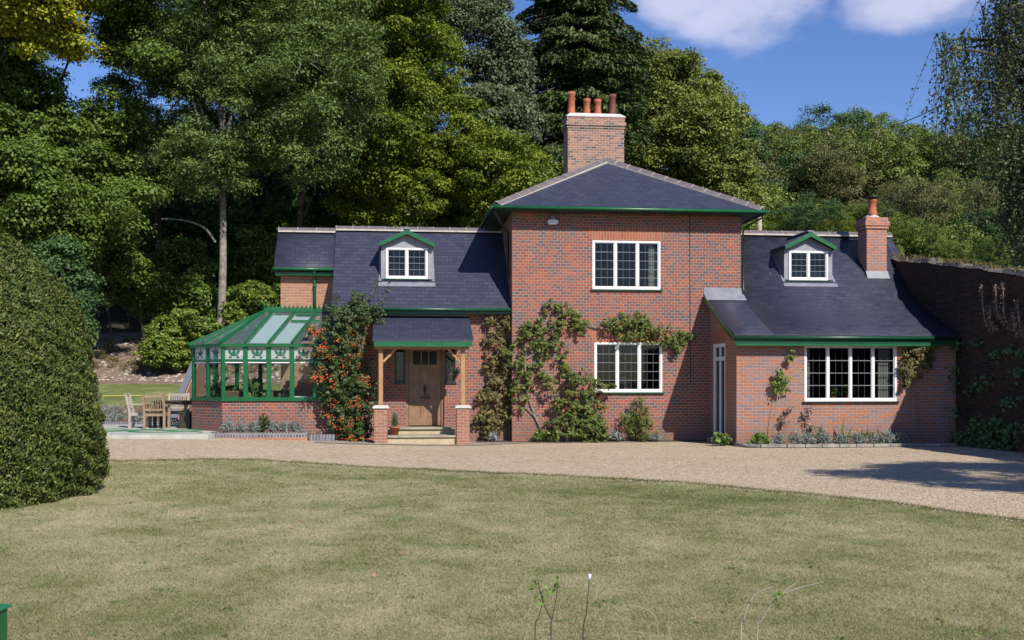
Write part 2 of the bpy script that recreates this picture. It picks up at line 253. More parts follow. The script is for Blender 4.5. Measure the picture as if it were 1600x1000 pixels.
# ------------------------------------------------------------------ mesh helpers
def tag(o, label=None, cat=None, group=None, kind=None):
    if label: o['label'] = label
    if cat: o['category'] = cat
    if group: o['group'] = group
    if kind: o['kind'] = kind
    return o
def empty(name, loc=(0, 0, 0), rz=0.0, label=None, cat=None, group=None):
    o = bpy.data.objects.new(name, None); COL.objects.link(o); o.location = loc; o.rotation_euler = (0, 0, rz); o.empty_display_size = .2
    return tag(o, label, cat, group)
class MB:
    def __init__(s, f=None): s.v = []; s.f = []; s.map = f; s.sm = []
    def q(s, pts, smooth=False):
        i = len(s.v); s.v += [s.map(*p) if s.map else tuple(p) for p in pts]; s.f.append(tuple(range(i, i + len(pts)))); s.sm.append(smooth); return s
    def box(s, x0, x1, y0, y1, z0, z1):
        P = [(x, y, z) for z in (z0, z1) for y in (y0, y1) for x in (x0, x1)]
        for a in ((0, 2, 3, 1), (4, 5, 7, 6), (0, 1, 5, 4), (2, 6, 7, 3), (0, 4, 6, 2), (1, 3, 7, 5)): s.q([P[k] for k in a])
        return s
    def bar(s, a, b, w, h, up=(0, 0, 1)):          # rectangular bar from a to b
        a, b, up = Vector(a), Vector(b), Vector(up); d = (b - a).normalized(); sd = d.cross(up).normalized(); u2 = sd.cross(d)
        P = [p + sd * (i * w / 2) + u2 * (j * h / 2) for p in (a, b) for j in (-1, 1) for i in (-1, 1)]
        for k in ((0, 1, 3, 2), (4, 6, 7, 5), (0, 4, 5, 1), (2, 3, 7, 6), (0, 2, 6, 4), (1, 5, 7, 3)): s.q([P[m] for m in k])
        return s
    def tube(s, pts, r, n=8, cap=True, smooth=True):
        pts = [Vector(p) for p in pts]; rs = r if isinstance(r, (list, tuple)) else [r] * len(pts); rings = []
        for i, p in enumerate(pts):
            d = (pts[min(i + 1, len(pts) - 1)] - pts[max(i - 1, 0)]).normalized(); a = Vector((0, 0, 1)) if abs(d.z) < .9 else Vector((1, 0, 0))
            x = d.cross(a).normalized(); y = d.cross(x)
            rings.append([p + (x * cos(2 * pi * k / n) + y * sin(2 * pi * k / n)) * rs[i] for k in range(n)])
        for i in range(len(pts) - 1):
            for k in range(n): s.q([rings[i][k], rings[i][(k + 1) % n], rings[i + 1][(k + 1) % n], rings[i + 1][k]], smooth)
        if cap: s.q(rings[0][::-1]); s.q(rings[-1])
        return s
    def lathe(s, cx, cy, prof, n=16, smooth=True):
        rings = [[(cx + r * cos(2 * pi * k / n), cy + r * sin(2 * pi * k / n), z) for k in range(n)] for r, z in prof]
        for i in range(len(prof) - 1):
            for k in range(n): s.q([rings[i][k], rings[i][(k + 1) % n], rings[i + 1][(k + 1) % n], rings[i + 1][k]], smooth)
        s.q(rings[0][::-1]); s.q(rings[-1]); return s
    def prism(s, poly, d0, d1, f):                  # poly in 2D, extruded; f(a,b,d)->xyz
        A = [f(a, b, d0) for a, b in poly]; B = [f(a, b, d1) for a, b in poly]
        s.q(A); s.q(B[::-1])
        for i in range(len(poly)): j = (i + 1) % len(poly); s.q([A[i], B[i], B[j], A[j]])
        return s
    def build(s, name, m, parent=None, weld=True, bevel=0.0):
        me = bpy.data.meshes.new(name); me.from_pydata([tuple(v) for v in s.v], [], s.f); me.materials.append(m)
        me.polygons.foreach_set('use_smooth', s.sm)
        o = bpy.data.objects.new(name, me); COL.objects.link(o)
        if weld:
            import bmesh
            b = bmesh.new(); b.from_mesh(me); bmesh.ops.remove_doubles(b, verts=b.verts, dist=1e-5); bmesh.ops.recalc_face_normals(b, faces=b.faces); b.to_mesh(me); b.free()
        if bevel:
            bv = o.modifiers.new('bevel', 'BEVEL'); bv.width = bevel; bv.segments = 2; bv.limit_method = 'ANGLE'
        if parent: o.parent = parent
        return o
def np_mesh(name, V, Fc, m, parent=None, tone=None):
    """V (n,3), Fc (k,j) all faces with j corners"""
    me = bpy.data.meshes.new(name); k, j = Fc.shape
    me.vertices.add(len(V)); me.vertices.foreach_set('co', np.ascontiguousarray(V, dtype=np.float32).ravel())
    me.loops.add(k * j); me.loops.foreach_set('vertex_index', Fc.astype(np.int32).ravel())
    me.polygons.add(k); me.polygons.foreach_set('loop_start', np.arange(0, k * j, j, dtype=np.int32))
    me.update(calc_edges=True)
    if tone is not None:
        a = me.attributes.new('tone', 'FLOAT', 'FACE'); a.data.foreach_set('value', np.ascontiguousarray(tone, dtype=np.float32))
    me.materials.append(m); o = bpy.data.objects.new(name, me); COL.objects.link(o)
    if parent: o.parent = parent
    return o
def unit(a): return a / (np.linalg.norm(a, axis=1, keepdims=True) + 1e-9)
def rdir(n): return unit(RNG.normal(size=(n, 3)))
def leaves(name, P, Nn, size, m, parent=None, tone=None, aspect=.55, tang=None):
    n = len(P); Nn = unit(Nn); t = tang if tang is not None else rdir(n)
    t = unit(t - Nn * (t * Nn).sum(1, keepdims=True)); b = np.cross(Nn, t); size = np.broadcast_to(np.asarray(size, float), (n,))[:, None]
    V = np.empty((n, 4, 3)); V[:, 0] = P - t * size * .5; V[:, 2] = P + t * size * .5
    V[:, 1] = P + b * size * aspect * .5 + Nn * size * .12 - t * size * .08; V[:, 3] = P - b * size * aspect * .5 + Nn * size * .12 - t * size * .08
    if tone is None: tone = RNG.random(n)
    return np_mesh(name, V.reshape(-1, 3), np.arange(n * 4).reshape(n, 4), m, parent, np.clip(tone, 0, 1))

# walls with openings: f maps (run, depth, z)
def wall(mb, a0, a1, z0, ztop, th, ops=(), cuts=()):
    """panel facing depth<0; ztop number or function of run"""
    zt = ztop if callable(ztop) else (lambda a: ztop)
    A = sorted({a0, a1, *[c for c in cuts if a0 < c < a1], *[x for o in ops for x in o[:2]]}); Z = sorted({z0, *[x for o in ops for x in o[2:]]})
    for i in range(len(A) - 1):
        l, r = A[i], A[i + 1]
        for j, zb in enumerate(Z):
            last = j == len(Z) - 1; mid = ((l + r) / 2, (zb + (Z[j + 1] if not last else zt((l + r) / 2))) / 2)
            if any(o[0] < mid[0] < o[1] and o[2] < mid[1] < o[3] for o in ops): continue
            tl, tr_ = (zt(l), zt(r)) if last else (Z[j + 1], Z[j + 1])
            for d in (0, th): mb.q([(l, d, zb), (r, d, zb), (r, d, tr_), (l, d, tl)])
            if last: mb.q([(l, 0, tl), (r, 0, tr_), (r, th, tr_), (l, th, tl)])
    for o in ops:
        x0, x1, y0, y1 = o
        mb.q([(x0, 0, y0), (x0, th, y0), (x0, th, y1), (x0, 0, y1)]); mb.q([(x1, 0, y0), (x1, th, y0), (x1, th, y1), (x1, 0, y1)])
        mb.q([(x0, 0, y0), (x1, 0, y0), (x1, th, y0), (x0, th, y0)]); mb.q([(x0, 0, y1), (x1, 0, y1), (x1, th, y1), (x0, th, y1)])
    for a in (a0, a1): mb.q([(a, 0, z0), (a, th, z0), (a, th, zt(a)), (a, 0, zt(a))])
    return mb

# ================================================================== GROUND
def strip(name, xs, ya, yb, m, off, ny=12, kind='structure'):
    mb = MB(); pts = []
    for x in xs:
        a, b = ya(x), yb(x); pts.append([(x, a + (b - a) * j / ny, T(x, a + (b - a) * j / ny) + off) for j in range(ny + 1)])
    for i in range(len(xs) - 1):
        for j in range(ny): mb.q([pts[i][j], pts[i + 1][j], pts[i + 1][j + 1], pts[i][j + 1]], True)
    o = mb.build(name, m); o['kind'] = kind; return o
def ground_mat():
    m = bpy.data.materials.new('woodland_floor'); m.use_nodes = True; t = m.node_tree; p = t.nodes['Principled BSDF']; lk = t.links.new
    tc = N(t, 'ShaderNodeTexCoord'); n = N(t, 'ShaderNodeTexNoise', i_Scale=.35, i_Detail=9.0, i_Roughness=.7); lk(tc.outputs['Object'], n.inputs['Vector'])
    n2 = N(t, 'ShaderNodeTexNoise', i_Scale=5.0, i_Detail=8.0, i_Roughness=.75); lk(tc.outputs['Object'], n2.inputs['Vector'])
    r = N(t, 'ShaderNodeValToRGB'); cr = r.color_ramp; cr.elements[0].position = .3; cr.elements[0].color = (.022, .02, .01, 1); cr.elements[1].position = .62; cr.elements[1].color = (.06, .042, .028, 1)
    el = cr.elements.new(.45); el.color = (.03, .032, .012, 1); lk(M(t, 'ADD', M(t, 'MULTIPLY', n.outputs['Fac'], .5), M(t, 'MULTIPLY', n2.outputs['Fac'], .5)), r.inputs[0]); lk(r.outputs[0], p.inputs['Base Color'])
    p.inputs['Roughness'].default_value = .95; b = N(t, 'ShaderNodeBump'); b.inputs['Distance'].default_value = .15; lk(n2.outputs['Fac'], b.inputs['Height']); lk(b.outputs[0], p.inputs['Normal']); return m
def grass_mat(name, dry=.5, blades=False):
    m = bpy.data.materials.new(name); m.use_nodes = True; t = m.node_tree; p = t.nodes['Principled BSDF']; lk = t.links.new
    tc = N(t, 'ShaderNodeTexCoord'); mp = N(t, 'ShaderNodeMapping'); mp.inputs['Scale'].default_value = (1, .8, 0); lk(tc.outputs['Object'], mp.inputs[0]); co = mp.outputs[0]
    n = N(t, 'ShaderNodeTexNoise', i_Scale=.33, i_Detail=5.0, i_Roughness=.6, i_Distortion=.8); lk(co, n.inputs['Vector'])
    n1 = N(t, 'ShaderNodeTexNoise', i_Scale=1.7, i_Detail=7.0, i_Roughness=.68); lk(co, n1.inputs['Vector'])
    n2 = N(t, 'ShaderNodeTexNoise', i_Scale=26.0, i_Detail=6.0, i_Roughness=.75); lk(co, n2.inputs['Vector'])
    f = M(t, 'ADD', M(t, 'ADD', M(t, 'MULTIPLY', M(t, 'SUBTRACT', n.outputs['Fac'], .5), .85), M(t, 'MULTIPLY', M(t, 'SUBTRACT', n1.outputs['Fac'], .5), .95)), M(t, 'ADD', M(t, 'MULTIPLY', M(t, 'SUBTRACT', n2.outputs['Fac'], .5), .5), dry))
    if blades:
        a = N(t, 'ShaderNodeAttribute', attribute_name='tone'); f = M(t, 'ADD', f, M(t, 'MULTIPLY', M(t, 'SUBTRACT', a.outputs['Fac'], .45), .5))
    # greener belt along the drive
    so = N(t, 'ShaderNodeSeparateXYZ'); lk(tc.outputs['Object'], so.inputs[0])
    f = M(t, 'SUBTRACT', f, M(t, 'MULTIPLY', M(t, 'MAXIMUM', M(t, 'SUBTRACT', 1.0, M(t, 'ABSOLUTE', M(t, 'DIVIDE', M(t, 'SUBTRACT', M(t, 'ADD', so.outputs[1], M(t, 'MULTIPLY', so.outputs[0], .75)), 16.2), 2.4))), 0.0), M(t, 'MULTIPLY', M(t, 'MINIMUM', M(t, 'MAXIMUM', M(t, 'DIVIDE', M(t, 'ADD', so.outputs[0], 4.0), 6.0), 0.0), 1.0), .20)))
    r = N(t, 'ShaderNodeValToRGB'); cr = r.color_ramp; cr.elements[0].position = .15; cr.elements[0].color = (.125, .155, .05, 1); cr.elements[1].position = .95; cr.elements[1].color = (.54, .455, .315, 1)
    el = cr.elements.new(.38); el.color = (.22, .235, .095, 1); el = cr.elements.new(.6); el.color = (.36, .33, .185, 1)
    lk(f, r.inputs[0]); lk(r.outputs[0], p.inputs['Base Color']); p.inputs['Roughness'].default_value = .9; p.inputs['Specular IOR Level'].default_value = .1
    if blades:
        tr = N(t, 'ShaderNodeBsdfTranslucent'); lk(r.outputs[0], tr.inputs[0]); mx = N(t, 'ShaderNodeMixShader'); mx.inputs[0].default_value = .4; lk(p.outputs[0], mx.inputs[1]); lk(tr.outputs[0], mx.inputs[2]); lk(mx.outputs[0], t.nodes['Material Output'].inputs[0])
    else:
        b = N(t, 'ShaderNodeBump'); b.inputs['Distance'].default_value = .015; b.inputs['Strength'].default_value = .5; lk(n2.outputs['Fac'], b.inputs['Height']); lk(b.outputs[0], p.inputs['Normal'])
    return m
def gravel_mat(name='gravel'):
    m = bpy.data.materials.new(name); m.use_nodes = True; t = m.node_tree; p = t.nodes['Principled BSDF']; lk = t.links.new
    tc = N(t, 'ShaderNodeTexCoord'); v = N(t, 'ShaderNodeTexVoronoi', i_Scale=38.0); lk(tc.outputs['Object'], v.inputs['Vector'])
    v2 = N(t, 'ShaderNodeTexVoronoi', i_Scale=17.0); lk(tc.outputs['Object'], v2.inputs['Vector'])
    n = N(t, 'ShaderNodeTexNoise', i_Scale=.5, i_Detail=7.0, i_Roughness=.7); lk(tc.outputs['Object'], n.inputs['Vector'])
    s1 = N(t, 'ShaderNodeSeparateColor'); lk(v.outputs['Color'], s1.inputs[0]); s2 = N(t, 'ShaderNodeSeparateColor'); lk(v2.outputs['Color'], s2.inputs[0])
    f = M(t, 'ADD', M(t, 'ADD', M(t, 'MULTIPLY', s1.outputs[0], .45), M(t, 'MULTIPLY', s2.outputs[0], .3)), M(t, 'MULTIPLY', n.outputs['Fac'], .35))
    r = N(t, 'ShaderNodeValToRGB'); cr = r.color_ramp; cr.elements[0].position = .12; cr.elements[0].color = (.22, .165, .11, 1); cr.elements[1].position = .95; cr.elements[1].color = (.72, .64, .52, 1)
    el = cr.elements.new(.45); el.color = (.46, .355, .23, 1); el = cr.elements.new(.7); el.color = (.58, .46, .32, 1)
    lk(f, r.inputs[0]); lk(r.outputs[0], p.inputs['Base Color']); p.inputs['Roughness'].default_value = .9; p.inputs['Specular IOR Level'].default_value = .2
    b = N(t, 'ShaderNodeBump', invert=True); b.inputs['Distance'].default_value = .02; b.inputs['Strength'].default_value = .9
    lk(M(t, 'ADD', v.outputs['Distance'], v2.outputs['Distance']), b.inputs['Height']); lk(b.outputs[0], p.inputs['Normal']); return m
LAWN = grass_mat('lawn_grass', .51); GRAVEL = gravel_mat(); FLOOR = ground_mat()
BANK = mat('chalky_bank', (.27, .205, .16), .95, .1, nscale=2.2, bump=.08, col2=(.17, .12, .08))

xs = sorted(set([-600, -300, -160] + list(range(-100, -14, 2)) + [-14 + .5 * q for q in range(31)] + list(range(3, 101, 2)) + [160, 300, 600]))
ys = sorted(set([-500, -200, -80, -40, -20] + [q * 1.0 for q in range(-10, 20, 3)] + [20 + q * .5 for q in range(0, 80)] + list(range(60, 130, 2)) + [140, 160, 200, 260, 400, 900]))
idx = {}; Vg = []; 
for i, x in enumerate(xs):
    for j, y in enumerate(ys): Vg.append((x, y, T(x, y) - (.05 if y < 35 else .03)))
Fg = [(i * len(ys) + j, (i + 1) * len(ys) + j, (i + 1) * len(ys) + j + 1, i * len(ys) + j + 1) for i in range(len(xs) - 1) for j in range(len(ys) - 1)]
g = np_mesh('ground', np.array(Vg), np.array(Fg), FLOOR); g['kind'] = 'structure'; g.data.polygons.foreach_set('use_smooth', [True] * len(Fg))

BX = [-14, -6.95, -4.8, -1.7, 0, 1.57, 2.95, 4.08, 5.0, 5.87, 6.5, 7.5, 9.0, 14.0]
BY = [18.7, 18.6, 19.8, 18.8, 18.03, 17.2, 16.2, 14.96, 13.75, 12.1, 10.8, 8.5, 5.0, 0]
def edge(x): return float(np.interp(x, BX, BY)) + .05 * sin(x * 3.1) + .04 * sin(x * 7.7)
fx = [-14 + .25 * i for i in range(113)]
lawn = strip('lawn', [-60, -40, -20] + fx + [20, 40], lambda x: -40, edge, LAWN, .0, 60)
strip('gravel_drive', [-14 + .5 * i for i in range(57)] , lambda x: edge(x) - .15, lambda x: 34.5, GRAVEL, .006 if False else -.004, 40)
# small verge of rough grass right of the drive is hidden behind the wall
def ustrip(name, u0, u1, va, vb, m, off, n=20, nv=3):
    mb = MB(); g_ = []
    for i in range(n + 1):
        u = u0 + (u1 - u0) * i / n; a, b = (va(u) if callable(va) else va), (vb(u) if callable(vb) else vb); row = []
        for j in range(nv + 1):
            p = HW(u, a + (b - a) * j / nv); row.append((p.x, p.y, T(p.x, p.y) + off))
        g_.append(row)
    for i in range(n):
        for j in range(nv): mb.q([g_[i][j], g_[i + 1][j], g_[i + 1][j + 1], g_[i][j + 1]], True)
    o = mb.build(name, m); o['kind'] = 'structure'; return o
ustrip('path', -4.9, 5.12, lambda u: -1.28 + .93 * sm(-1.2, .6, u) - .06 * sin(u), 0.5, CONC, .008)
ustrip('flower_bed', 5.25, 10.75, lambda u: -2.72 - .1 * sin((u - 5) * .6), -2.1, SOIL, .022)
ustrip('soil_border', -.9, 5.1, -.12, .6, SOIL, .02)
# grass strip, bank and beds behind the patio
strip('back_lawn', [-40 + i for i in range(36)], lambda x: 36.6 + .03 * (x + 12), lambda x: 42.3 + .08 * (x + 12), grass_mat('back_grass', .3), .01, 14)
strip('bank', [-40 + i * .5 for i in range(72)], lambda x: 42.3 + .08 * (x + 12), lambda x: 50.5 + .6 * sin(x), BANK, .012, 26)
strip('garden_bed', [-40 + i * .5 for i in range(64)], lambda x: 30.4, lambda x: 36.7, SOIL, .006, 14)

# patio slabs
pw = []
mb = MB(); 
pt = [(-15, 25.2), (-9.35, 24.75), (-7.2, 25.0), (-7.0, 30.4), (-15, 30.4)]
mb.prism(pt, .12, .30, lambda a, b, d: (a, b, d)); o = mb.build('patio', PAVE, bevel=.01); o['kind'] = 'structure'

# ================================================================== HOUSE (local u,v,z; root at the main block's front left corner)
house = empty('brick_house', (0, Y0, 0), TH, 'red brick house with navy slate roofs, hipped centre block, two lower wings and oak porch', 'house')
def fit(u, v, z):            # size and set-back of the left-hand wings, as measured from their own front wall
    return (.963 * u - .113 if u < -1 else 1.076 * u, .963 * v - .99, .963 * z + .061)
def refit(fn_objs):
    done = set()
    for o in fn_objs:
        if o.type != 'MESH' or o.data.name in done: continue
        done.add(o.data.name); l = o.location.copy()
        for q in o.data.vertices: c = q.co + l; q.co = Vector(fit(*c)) - l
def snap(): return set(bpy.data.objects)
Hf = lambda v0: (lambda a, d, z: (a, v0 + d, z))            # facade facing the drive
Hs = lambda u0: (lambda a, d, z: (u0 + d, a, z))            # wall facing left
def window(parent, f, a0, a1, z0, z1, n, rows, cols, vis=.012, name='window', transoms=(), lab=None, fw=.05, mw=.055, mfr=WHITE, pane_parent=None, vc=.0022):
    mb = MB(f); D0, D1 = -.012, .075
    mb.box(a0, a0 + fw, D0, D1, z0, z1).box(a1 - fw, a1, D0, D1, z0, z1).box(a0 + fw, a1 - fw, D0, D1, z1 - fw, z1).box(a0 + fw, a1 - fw, D0, D1, z0, z0 + fw * 1.25)
    L_, R_, B_, T_ = a0 + fw, a1 - fw, z0 + fw * 1.25, z1 - fw; wd = (R_ - L_ - mw * (n - 1)) / n; lights = []
    for i in range(n):
        l = L_ + i * (wd + mw); lights.append((l, l + wd))
        if i < n - 1: mb.box(l + wd, l + wd + mw, D0 + .006, D1 - .004, B_, T_)
    zz = [B_] + [x for t in transoms for x in (t - .03, t + .03)] + [T_]
    for l, r in lights:
        for k in range(len(transoms)): mb.box(l, r, D0 + .008, D1 - .006, zz[2 * k + 1], zz[2 * k + 2])
    # casement frames, a step behind
    for l, r in lights:
        for k in range(0, len(zz), 2):
            b, t_ = zz[k], zz[k + 1]; e = .02
            mb.box(l, l + e, .012, .055, b, t_).box(r - e, r, .012, .055, b, t_).box(l + e, r - e, .012, .055, b, b + e).box(l + e, r - e, .012, .055, t_ - e, t_)
    w = mb.build(name, mfr, parent)
    if lab: w['label'] = lab
    host = pane_parent or w
    for l, r in lights:
        for k in range(0, len(zz), 2):
            b, t_ = zz[k] + .022, zz[k + 1] - .022
            MB(f).q([(l + .02, .036, b), (r - .02, .036, b), (r - .02, .036, t_), (l + .02, .036, t_)]).build('glass_pane', GLASS, host)
            g = MB(f); ww = r - l - .044
            for c in range(1, cols): x = l + .022 + ww * c / cols; g.box(x - vc, x + vc, .028, .033, b, t_)
            for c in range(1, rows): z = b + (t_ - b) * c / rows; g.box(l + .022, r - .022, .026 - vis, .0335, z - vis, z + vis)
            if cols > 1 or rows > 1: g.build('lead_lattice', CAME, host)
    return w
def sill(w, f, a0, a1, z, m=GREEN_D): return MB(f).box(a0 - .05, a1 + .05, -.06, .06, z - .035, z - .002).build('sill', m, w)

# ---- centre block walls
UW = (2.09, 3.88, 3.93, 5.19); LW = (2.14, 3.93, 1.27, 2.56)
mb = wall(MB(Hf(0)), 0, 6.05, -.1, 5.97, .3, [UW, LW])
def add(mb, f): mb.map = f; return mb
wall(add(mb, Hs(0)), .3, 6.9, -.1, 5.97, .3); wall(add(mb, Hs(5.75)), .3, 6.9, -.1, 5.97, .299); wall(add(mb, Hf(6.6)), .3, 5.75, -.1, 5.97, .3)
mb.build('wall', BRICK, house)
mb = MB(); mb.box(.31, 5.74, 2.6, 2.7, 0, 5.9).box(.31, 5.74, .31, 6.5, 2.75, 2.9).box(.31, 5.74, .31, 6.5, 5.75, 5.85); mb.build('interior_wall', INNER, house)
# brick arches over the windows
for a, z in (((1.9, 4.06, 2.05, 3.92), (5.19, 5.56)), ((1.95, 4.12, 2.1, 3.97), (2.56, 2.86))):
    MB(Hf(0)).prism([(a[2], z[0]), (a[3], z[0]), (a[1], z[1]), (a[0], z[1])], -.004, .02, lambda x, y, d: (x, d, y)).build('window_arch', BRICK_A, house)
w = window(house, Hf(.01), *UW[:2], *UW[2:], 3, 5, 3, vis=.006, lab='white three-light leaded window on the upper floor, with a cream curtain'); sill(w, Hf(0), UW[0], UW[1], UW[2])
cb = MB(); 
for i in range(8): cb.box(3.60 + i * .025 + .0, 3.62 + i * .025, .14 + .012 * (i % 2), .15 + .012 * (i % 2), 4.0 + .00 * i, 5.1)
cb.build('curtain', CURTAIN, house)
mb = MB(); 
for a, b in ((2.16, 2.58), (2.75, 3.15), (3.33, 3.7)): mb.box(a, b, .42, .44, 4.93, 4.965)
mb.build('lamp_rail', WHITE, house)
w = window(house, Hf(.01), *LW[:2], *LW[2:], 3, 5, 3, vis=.006, lab='white three-light leaded window on the ground floor, roses climbing over it'); sill(w, Hf(0), LW[0], LW[1], LW[2])
# ---- hipped roof of the centre block
E0, E1, EV0, EV1, EZ, AZ = -.5, 6.55, -.45, 7.35, 5.99, 7.88
A1, A2 = (3.05, 3.0, AZ), (3.05, 3.85, AZ)
c = [(E0, EV0, EZ), (E1, EV0, EZ), (E1, EV1, EZ), (E0, EV1, EZ)]
mb = MB(); mb.q([c[0], c[1], A1]).q([c[1], c[2], A2, A1]).q([c[2], c[3], A2]).q([c[3], c[0], A1, A2])
lo = [(x, y, z - .05) for x, y, z in c]
for i in range(4): mb.q([c[i], c[(i + 1) % 4], lo[(i + 1) % 4], lo[i]])
mb.q(lo); roof = mb.build('roof', SLATE, house)
# soffit and fascia, dark green
mb = MB(); mb.box(E0 + .04, E1 - .04, EV0 + .04, EV1 - .04, EZ - .10, EZ - .052).box(E0 + .02, E1 - .02, EV0 + .02, EV0 + .045, EZ - .12, EZ - .053).box(E0 + .02, E0 + .045, EV0 + .046, EV1 - .04, EZ - .12, EZ - .053).box(E1 - .045, E1 - .02, EV0 + .046, EV1 - .04, EZ - .12, EZ - .053)
mb.build('soffit', mat('soffit_green', (.02, .055, .04), .5, .4), house)
def gutter(pts, r=.042, m=GREEN, name='gutter', parent=house):
    mb = MB(); 
    for a, b in zip(pts[:-1], pts[1:]): mb.tube([a, b], r, 10)
    return mb.build(name, m, parent)
gutter([(E0 - .02, EV0 - .05, EZ - .06), (E1 + .02, EV0 - .05, EZ - .06)]); gutter([(E0 - .05, EV0, EZ - .06), (E0 - .05, EV1, EZ - .06)], m=GREEN_D); gutter([(E1 + .05, EV0, EZ - .06), (E1 + .05, EV1, EZ - .06)], m=GREEN_D)
def ridge_line(a, b, parent, step=.42, w=.26, h=.09, lift=.02):
    """overlapping angled ridge tiles with a mortar bed below"""
    a, b = Vector(a), Vector(b); d = (b - a); ln = d.length; d.normalize(); sd = d.cross(Vector((0, 0, 1))).normalized(); up = sd.cross(d); n = max(1, int(ln / step)); st = ln / n
    t = MB(); m = MB()
    for i in range(n):
        p0 = a + d * (i * st + .012); p1 = a + d * ((i + 1) * st - .012); e = .004 * (i % 3)
        sec = [(-w / 2, -h + .015), (0, lift + e), (w / 2, -h + .015), (w / 2 - .02, -h - .01), (0, lift - .03), (-w / 2 + .02, -h - .01)]
        A = [p0 + sd * x + up * z for x, z in sec]; B = [p1 + sd * x + up * z for x, z in sec]
        for k in range(6): t.q([A[k], B[k], B[(k + 1) % 6], A[(k + 1) % 6]])
        t.q(A); t.q(B[::-1])
    o = t.build('ridge_tiles', RIDGE, parent)
    for s in (-1, 1):
        p, q = a + sd * s * (w / 2 - .005) + up * (-h - .012), b + sd * s * (w / 2 - .005) + up * (-h - .012); m.bar(p, q, .045, .045)
    for i in range(n + 1):
        c0 = a + d * (i * st)
        for s in (-1, 1): m.bar(c0 + up * (lift + .004), c0 + sd * s * (w / 2) + up * (-h + .018), .022, .012, up=d)
    m.build('ridge_mortar', MORTAR, parent); return o
ridge_line((E0 + .05, EV0 + .05, EZ + .07), (A1[0], A1[1], A1[2] + .07), roof); ridge_line((E1 - .05, EV0 + .05, EZ + .07), (A1[0], A1[1], A1[2] + .07), roof)
ridge_line((A1[0], A1[1], AZ + .07), (A2[0], A2[1], AZ + .07), roof)
# big chimney
ch = MB(); ch.box(2.24, 3.98, 4.75, 5.55, 5.5, 9.22).box(2.22, 4.0, 4.73, 5.57, 9.221, 9.29).box(2.19, 4.03, 4.70, 5.60, 9.291, 9.42).box(2.22, 4.0, 4.73, 5.57, 9.421, 9.56)
ch = ch.build('chimney', BRICK_C, house); ch['label'] = 'broad brick chimney stack with four clay pots'
mb = MB(); P0, P1 = [(2.2, 4.71), (4.02, 4.71), (4.02, 5.59), (2.2, 5.59)], [(2.34, 4.85), (3.88, 4.85), (3.88, 5.45), (2.34, 5.45)]
mb.q([(x, y, 9.561) for x, y in P0]); mb.q([(x, y, 9.70) for x, y in P1])
for i in range(4): j = (i + 1) % 4; mb.q([(*P0[i], 9.59), (*P0[j], 9.59), (*P1[j], 9.70), (*P1[i], 9.70)]); mb.q([(*P0[i], 9.561), (*P0[j], 9.561), (*P0[j], 9.59), (*P0[i], 9.59)])
mb.build('chimney_cap', CEMENT, ch)
for u, h, r, m in ((2.42, .74, .115, TERRA), (2.90, .55, .105, TERRA), (3.24, .54, .105, TERRA), (3.70, .70, .105, TERRA_D)):
    MB().lathe(u, 5.15, [(r * 1.12, 9.66), (r * 1.08, 9.8), (r, 9.85), (r * .92, 9.66 + h - .12), (r * 1.1, 9.66 + h - .1), (r * 1.1, 9.66 + h), (r * .8, 9.66 + h), (r * .78, 9.66 + h - .2)]).build('chimney_pot', m, ch)

# ---- left wing
S0 = snap()
LV, LE, LZ, RV, RZ = 1.45, 1.15, 3.50, 3.53, 5.88
door = (-2.68, -1.66, .34, 2.52); sl1, sl2 = (-2.98, -2.70, 1.52, 2.45), (-1.64, -1.36, 1.52, 2.45)
mb = wall(MB(Hf(LV)), -4.45, 0, -.1, 3.44, .3, [door, sl1, sl2]); gz = lambda v: 3.44 + (v - 1.45) if v < RV else 3.44 + 2 * RV - 1.45 - v
wall(add(mb, Hs(-4.45)), 1.751, 5.3, -.1, gz, .3, cuts=(RV,)); wall(add(mb, Hf(5.3)), -4.449, 0, -.1, 3.44, .3)
mb.build('wall', BRICK, house)
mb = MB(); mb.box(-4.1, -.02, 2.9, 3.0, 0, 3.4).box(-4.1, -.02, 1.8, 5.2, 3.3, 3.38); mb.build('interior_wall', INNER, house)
def slab(mb, prof, u0, u1, th=.05):          # roof slab following (v,z) profile
    for (v0, z0), (v1, z1) in zip(prof[:-1], prof[1:]):
        mb.q([(u0, v0, z0), (u1, v0, z0), (u1, v1, z1), (u0, v1, z1)], len(prof) > 3); mb.q([(u0, v0, z0 - th), (u1, v0, z0 - th), (u1, v1, z1 - th), (u0, v1, z1 - th)])
        for u in (u0, u1): mb.q([(u, v0, z0), (u, v1, z1), (u, v1, z1 - th), (u, v0, z0 - th)])
    for v, z in (prof[0], prof[-1]): mb.q([(u0, v, z), (u1, v, z), (u1, v, z - th), (u0, v, z - th)])
    return mb
rl = slab(MB(), [(LE, LZ), (RV, RZ), (5.95, 3.46)], -4.62, -.002).build('roof', SLATE, house)
ridge_line((-4.62, RV, RZ + .06), (-.02, RV, RZ + .06), rl, step=.45)
gutter([(-4.62, LE - .06, LZ - .05), (-.02, LE - .06, LZ - .05)], m=GREEN_D)
MB().box(-4.6, -.01, LE + .01, LE + .035, LZ - .16, LZ - .052).build('fascia', GREEN_D, house)
MB().box(-4.58, -.01, LE + .036, LV - .01, LZ - .15, LZ - .12).build('soffit', GREEN_D, house)
